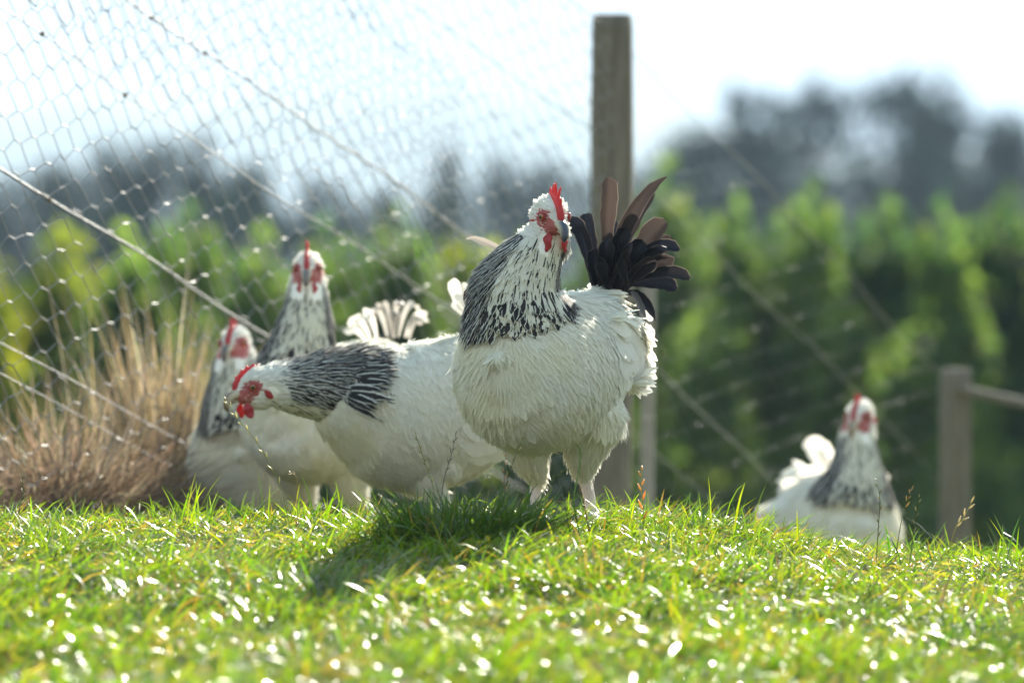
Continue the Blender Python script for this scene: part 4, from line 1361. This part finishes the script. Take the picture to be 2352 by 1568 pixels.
# main hen
ox, oy = .045, 7.42
make_hen(dict(origin=(ox, oy, gz(ox, oy) + .0), fwd=(-.45, -.89), body=BODY, neck=NECKU, head=(.072, .044, .405),
    hdir=(.34, -.82, -.36), frontvec=(.15, -1, -.1), label='tallest white hen with dark hackle and black tail, standing in the middle',
    legs=[dict(hip=(0.0, -.028, .13), hock=(-.018, -.022, .066), foot=(-.012, -.030)), dict(hip=(-.03, .05, .14), hock=(-.060, .024, .070), foot=(-.075, .030))],
    voxel=.0026, dens=1.5, taild=7.56, coverts=26,
    tail=[  # root, ctrl, tip (frame units), width, white, brown, extra depth, pointed
        (1405, 655, 1380, 500, 1412, 392, .024, 0, .75, .03, 0),
        (1400, 660, 1425, 470, 1528, 402, .021, 0, .55, .00, 1),
        (1385, 650, 1450, 520, 1488, 445, .022, 0, .6, .05, 0),
        (1365, 660, 1350, 560, 1318, 490, .021, 0, .0, .02, 0),
        (1370, 655, 1365, 540, 1340, 490, .018, 0, .05, .04, 0),
        (1420, 665, 1420, 560, 1400, 510, .024, 0, .0, .06, 0),
        (1410, 665, 1440, 540, 1450, 480, .020, 0, .3, .06, 0),
        (1420, 665, 1460, 580, 1520, 510, .030, 0, .8, .05, 0),
        (1420, 660, 1480, 585, 1550, 540, .022, 0, .6, .08, 0),
        (1430, 650, 1480, 540, 1555, 575, .018, 0, .0, .02, 0),
        (1430, 660, 1500, 580, 1550, 605, .024, 0, .4, .05, 0),
        (1430, 655, 1490, 560, 1540, 560, .015, 0, .0, -.01, 0),
        (1430, 665, 1510, 595, 1578, 640, .017, 0, .1, .02, 0),
        (1425, 660, 1500, 630, 1545, 665, .020, 0, .0, .04, 0),
        (1395, 665, 1400, 580, 1440, 520, .024, 0, .1, .00, 0),
        (1385, 665, 1385, 600, 1400, 545, .022, 0, .0, -.02, 0),
        (1410, 670, 1430, 600, 1480, 550, .026, 0, .0, .01, 0),
        (1420, 670, 1460, 620, 1510, 590, .022, 0, .3, -.01, 0),
        (1375, 670, 1370, 620, 1365, 570, .024, 0, .0, -.01, 0),
        (1440, 670, 1490, 680, 1505, 735, .014, 0, .1, -.03, 1),
        (1450, 670, 1480, 700, 1480, 750, .010, .15, .1, -.05, 1),
        (1455, 700, 1485, 690, 1496, 735, .012, .9, 0, .03, 0),
        (1450, 735, 1478, 730, 1496, 775, .013, 1, 0, .03, 0),
        (1450, 755, 1478, 760, 1492, 805, .014, 1, 0, .02, 0),
        (1440, 775, 1462, 790, 1470, 836, .012, 1, 0, .02, 0),
        (1445, 765, 1470, 775, 1482, 822, .011, 1, 0, .04, 0),
    ],
    extra=[('loose_feather', (1180, 600, 1120, 535, 1062, 550, .0095, .30, 1.0, -.14, 1)), ('loose_feather', (1120, 650, 1080, 650, 1060, 690, .010, .0, .3, -.16, 1))]))

# pecking hen, side on
ox, oy = P(985, 0, 7.95)[0], 7.95
B2 = [(-.165, 0, .268, .028, .026), (-.140, 0, .250, .058, .052), (-.085, 0, .213, .088, .082), (-.02, 0, .178, .102, .102), (.04, 0, .168, .102, .102), (.09, 0, .184, .086, .086), (.125, 0, .194, .067, .067), (.15, 0, .198, .048, .050), (.165, 0, .20, .02, .02)]
N2 = [(.06, 0, .180, .070), (.125, .0, .205, .055), (.165, .0, .212, .044), (.200, .0, .213, .036), (.228, .0, .214, .029)]
make_hen(dict(origin=(ox, oy, gz(ox, oy) - .012), fwd=(-.93, -.36), body=B2, neck=N2, head=(.258, .0, .212), wing=(-.070, .076, .188),
    hdir=(-.80, -.42, -.36), frontvec=(-.25, -.25, -1), hgrav=.10, drape=False, label='white hen side on, its dark streaked neck stretched level to the left',
    legs=[dict(hip=(0.01, -.04, .10), hock=(-.03, -.045, .062), foot=(-.02, -.05)), dict(hip=(0.01, .04, .10), hock=(.0, .045, .062), foot=(.015, .05))],
    voxel=.003, dens=1.2, taild=8.0, comb=.3, wattle=.8, beakcol=(.16, .10, .05),
    tail=[(1075, 730, 1050, 690, 1038, 640, .018, .95, .4, .0, 0), (1095, 740, 1085, 690, 1062, 648, .014, .6, .7, .03, 0), (1080, 740, 1060, 710, 1042, 690, .018, 1, 0, .02, 0),
          (1140, 740, 1130, 680, 1110, 650, .020, .1, .3, .02, 0), (1150, 740, 1160, 690, 1170, 670, .020, .1, .3, .02, 0)]))

# upright hen behind
ox, oy = P(742, 0, 8.5)[0], 8.5
make_hen(dict(origin=(ox, oy, gz(ox, oy) + .012), fwd=(-.50, -.87), body=BODY, neck=[(.050, 0, .235, .070), (.060, -.002, .285, .052), (.060, .004, .325, .041), (.056, .006, .362, .033), (.054, .006, .392, .027)],
    head=(.056, .008, .418), hdir=(-.02, -.97, -.22), frontvec=(0, -1, -.1), label='hen with an upright striped neck and red face looking straight out, behind the pecking hen',
    legs=[dict(hip=(0, -.045, .13), hock=(-.03, -.045, .066), foot=(-.01, -.05)), dict(hip=(0, .045, .13), hock=(-.03, .045, .066), foot=(-.03, .05))],
    voxel=.0034, dens=.85, taild=8.62, cream_bounce=1.2, comb=.9, spots=.6, beakcol=(.14, .12, .11),
    tail=[(850, 775, 825, 715, 802, 742, .018, 1, .0, .0, 0), (865, 775, 850, 700, 828, 730, .017, 1, .1, .02, 0), (890, 775, 872, 680, 852, 720, .013, .6, .8, .03, 0), (900, 775, 888, 672, 872, 708, .012, .45, .8, .02, 0),
          (905, 775, 908, 662, 926, 700, .013, .5, .8, .0, 0), (915, 775, 935, 665, 958, 716, .012, .6, .6, .02, 0), (930, 775, 962, 690, 984, 738, .013, .8, .3, -.01, 0), (900, 775, 900, 705, 915, 720, .018, .35, .8, -.01, 0),
          (940, 780, 950, 710, 970, 740, .015, .5, .5, -.02, 0), (840, 780, 812, 745, 792, 756, .015, 1, .0, -.02, 0)]))

# leftmost hen
ox, oy = P(588, 0, 8.72)[0], 8.72
make_hen(dict(origin=(ox, oy, gz(ox, oy) + .0), fwd=(-.12, -.99), body=[(p[0], p[1], p[2] - .03, p[3] * .97, p[4] * .97) for p in BODY],
    neck=[(.060, 0, .20, .072), (.085, -.004, .245, .060), (.095, -.010, .280, .048), (.098, -.014, .312, .037), (.098, -.016, .335, .029)],
    head=(.100, -.017, .358), hdir=(-.28, -.93, -.25), frontvec=(0, -1, -.3), label='leftmost hen, lowest head, its face half hidden behind the beak of the pecking hen', wing=(-.070, .070, .205),
    legs=[dict(hip=(0, -.045, .11), hock=(-.03, -.045, .06), foot=(-.01, -.05)), dict(hip=(0, .045, .11), hock=(-.03, .045, .06), foot=(-.03, .05))],
    voxel=.0036, dens=.85, taild=8.85, cream_bounce=1.2, comb=.75, wattle=.7,
    spots=.6, nlow=.22, beakcol=(.12, .10, .09), tail=[(590, 880, 600, 840, 610, 850, .03, .8, .2, .1, 0), (580, 890, 600, 850, 590, 840, .03, .1, .2, .1, 0)]))

# far right hen
ox, oy = P(1922, 0, 9.34)[0], 9.34
make_hen(dict(origin=(ox, oy, gz(ox, oy) + .0), fwd=(.34, -.94), body=[(p[0] * .9, p[1], p[2] + .022, p[3] * .9, p[4] * .95) for p in BODY], neck=[(.045, 0, .245, .078), (.060, .0, .290, .060), (.068, .004, .328, .044), (.068, .006, .362, .033), (.066, .008, .392, .027)],
    head=(.068, .010, .418), hdir=(-.35, -.88, -.38), frontvec=(.25, -1, -.1), label='blurred hen alone at the right, sunk behind the brow of the bank',
    legs=[dict(hip=(0, -.045, .13), hock=(-.03, -.045, .066), foot=(-.01, -.05)), dict(hip=(0, .045, .13), hock=(-.03, .045, .066), foot=(-.03, .05))],
    voxel=.0038, dens=.8, taild=9.38, spots=.45, beakcol=(.25, .18, .12), comb=.75, wattle=.7,
    tail=[(1912, 1110, 1885, 1060, 1860, 1002, .034, 1, 0, .02, 0), (1915, 1100, 1900, 1060, 1885, 1012, .026, 1, .2, .04, 0), (1880, 1140, 1860, 1105, 1838, 1078, .030, 1, 0, .0, 0),
          (1880, 1150, 1840, 1120, 1792, 1110, .028, 1, 0, .0, 0), (1880, 1180, 1835, 1150, 1800, 1165, .030, 1, 0, .0, 0), (1870, 1190, 1835, 1160, 1806, 1192, .026, 1, 0, .0, 0), (1880, 1130, 1860, 1110, 1835, 1120, .026, 1, 0, -.03, 0)],
    extra=[('wing_feather', (1985, 1160, 2015, 1110, 2035, 1082, .020, 1, 0, .0, 0))]))

# ------------------------------------------------------------------ haze
HZ = True
if HZ:
    m, t, out = newmat('haze')
    pv = t.nodes.new('ShaderNodeVolumePrincipled')
    pv.inputs['Color'].default_value = (0.60, 0.78, 1.0, 1)
    pv.inputs['Density'].default_value = 0.0006
    pv.inputs['Anisotropy'].default_value = 0.0
    t.links.new(pv.outputs[0], out.inputs['Volume'])
    x0, x1, y0, y1, z0, z1 = -3300, 3300, -20, 3100, -60, 120
    V = np.array([(x, y, z) for x in (x0, x1) for y in (y0, y1) for z in (z0, z1)], float)
    F = np.array([(0, 1, 3, 2), (4, 6, 7, 5), (0, 4, 5, 1), (2, 3, 7, 6), (0, 2, 6, 4), (1, 5, 7, 3)])
    tag(link('haze', np_mesh('haze', V, F), m, smooth=False), 'thin blue white haze filling the air over the slope', 'haze', kind='stuff')
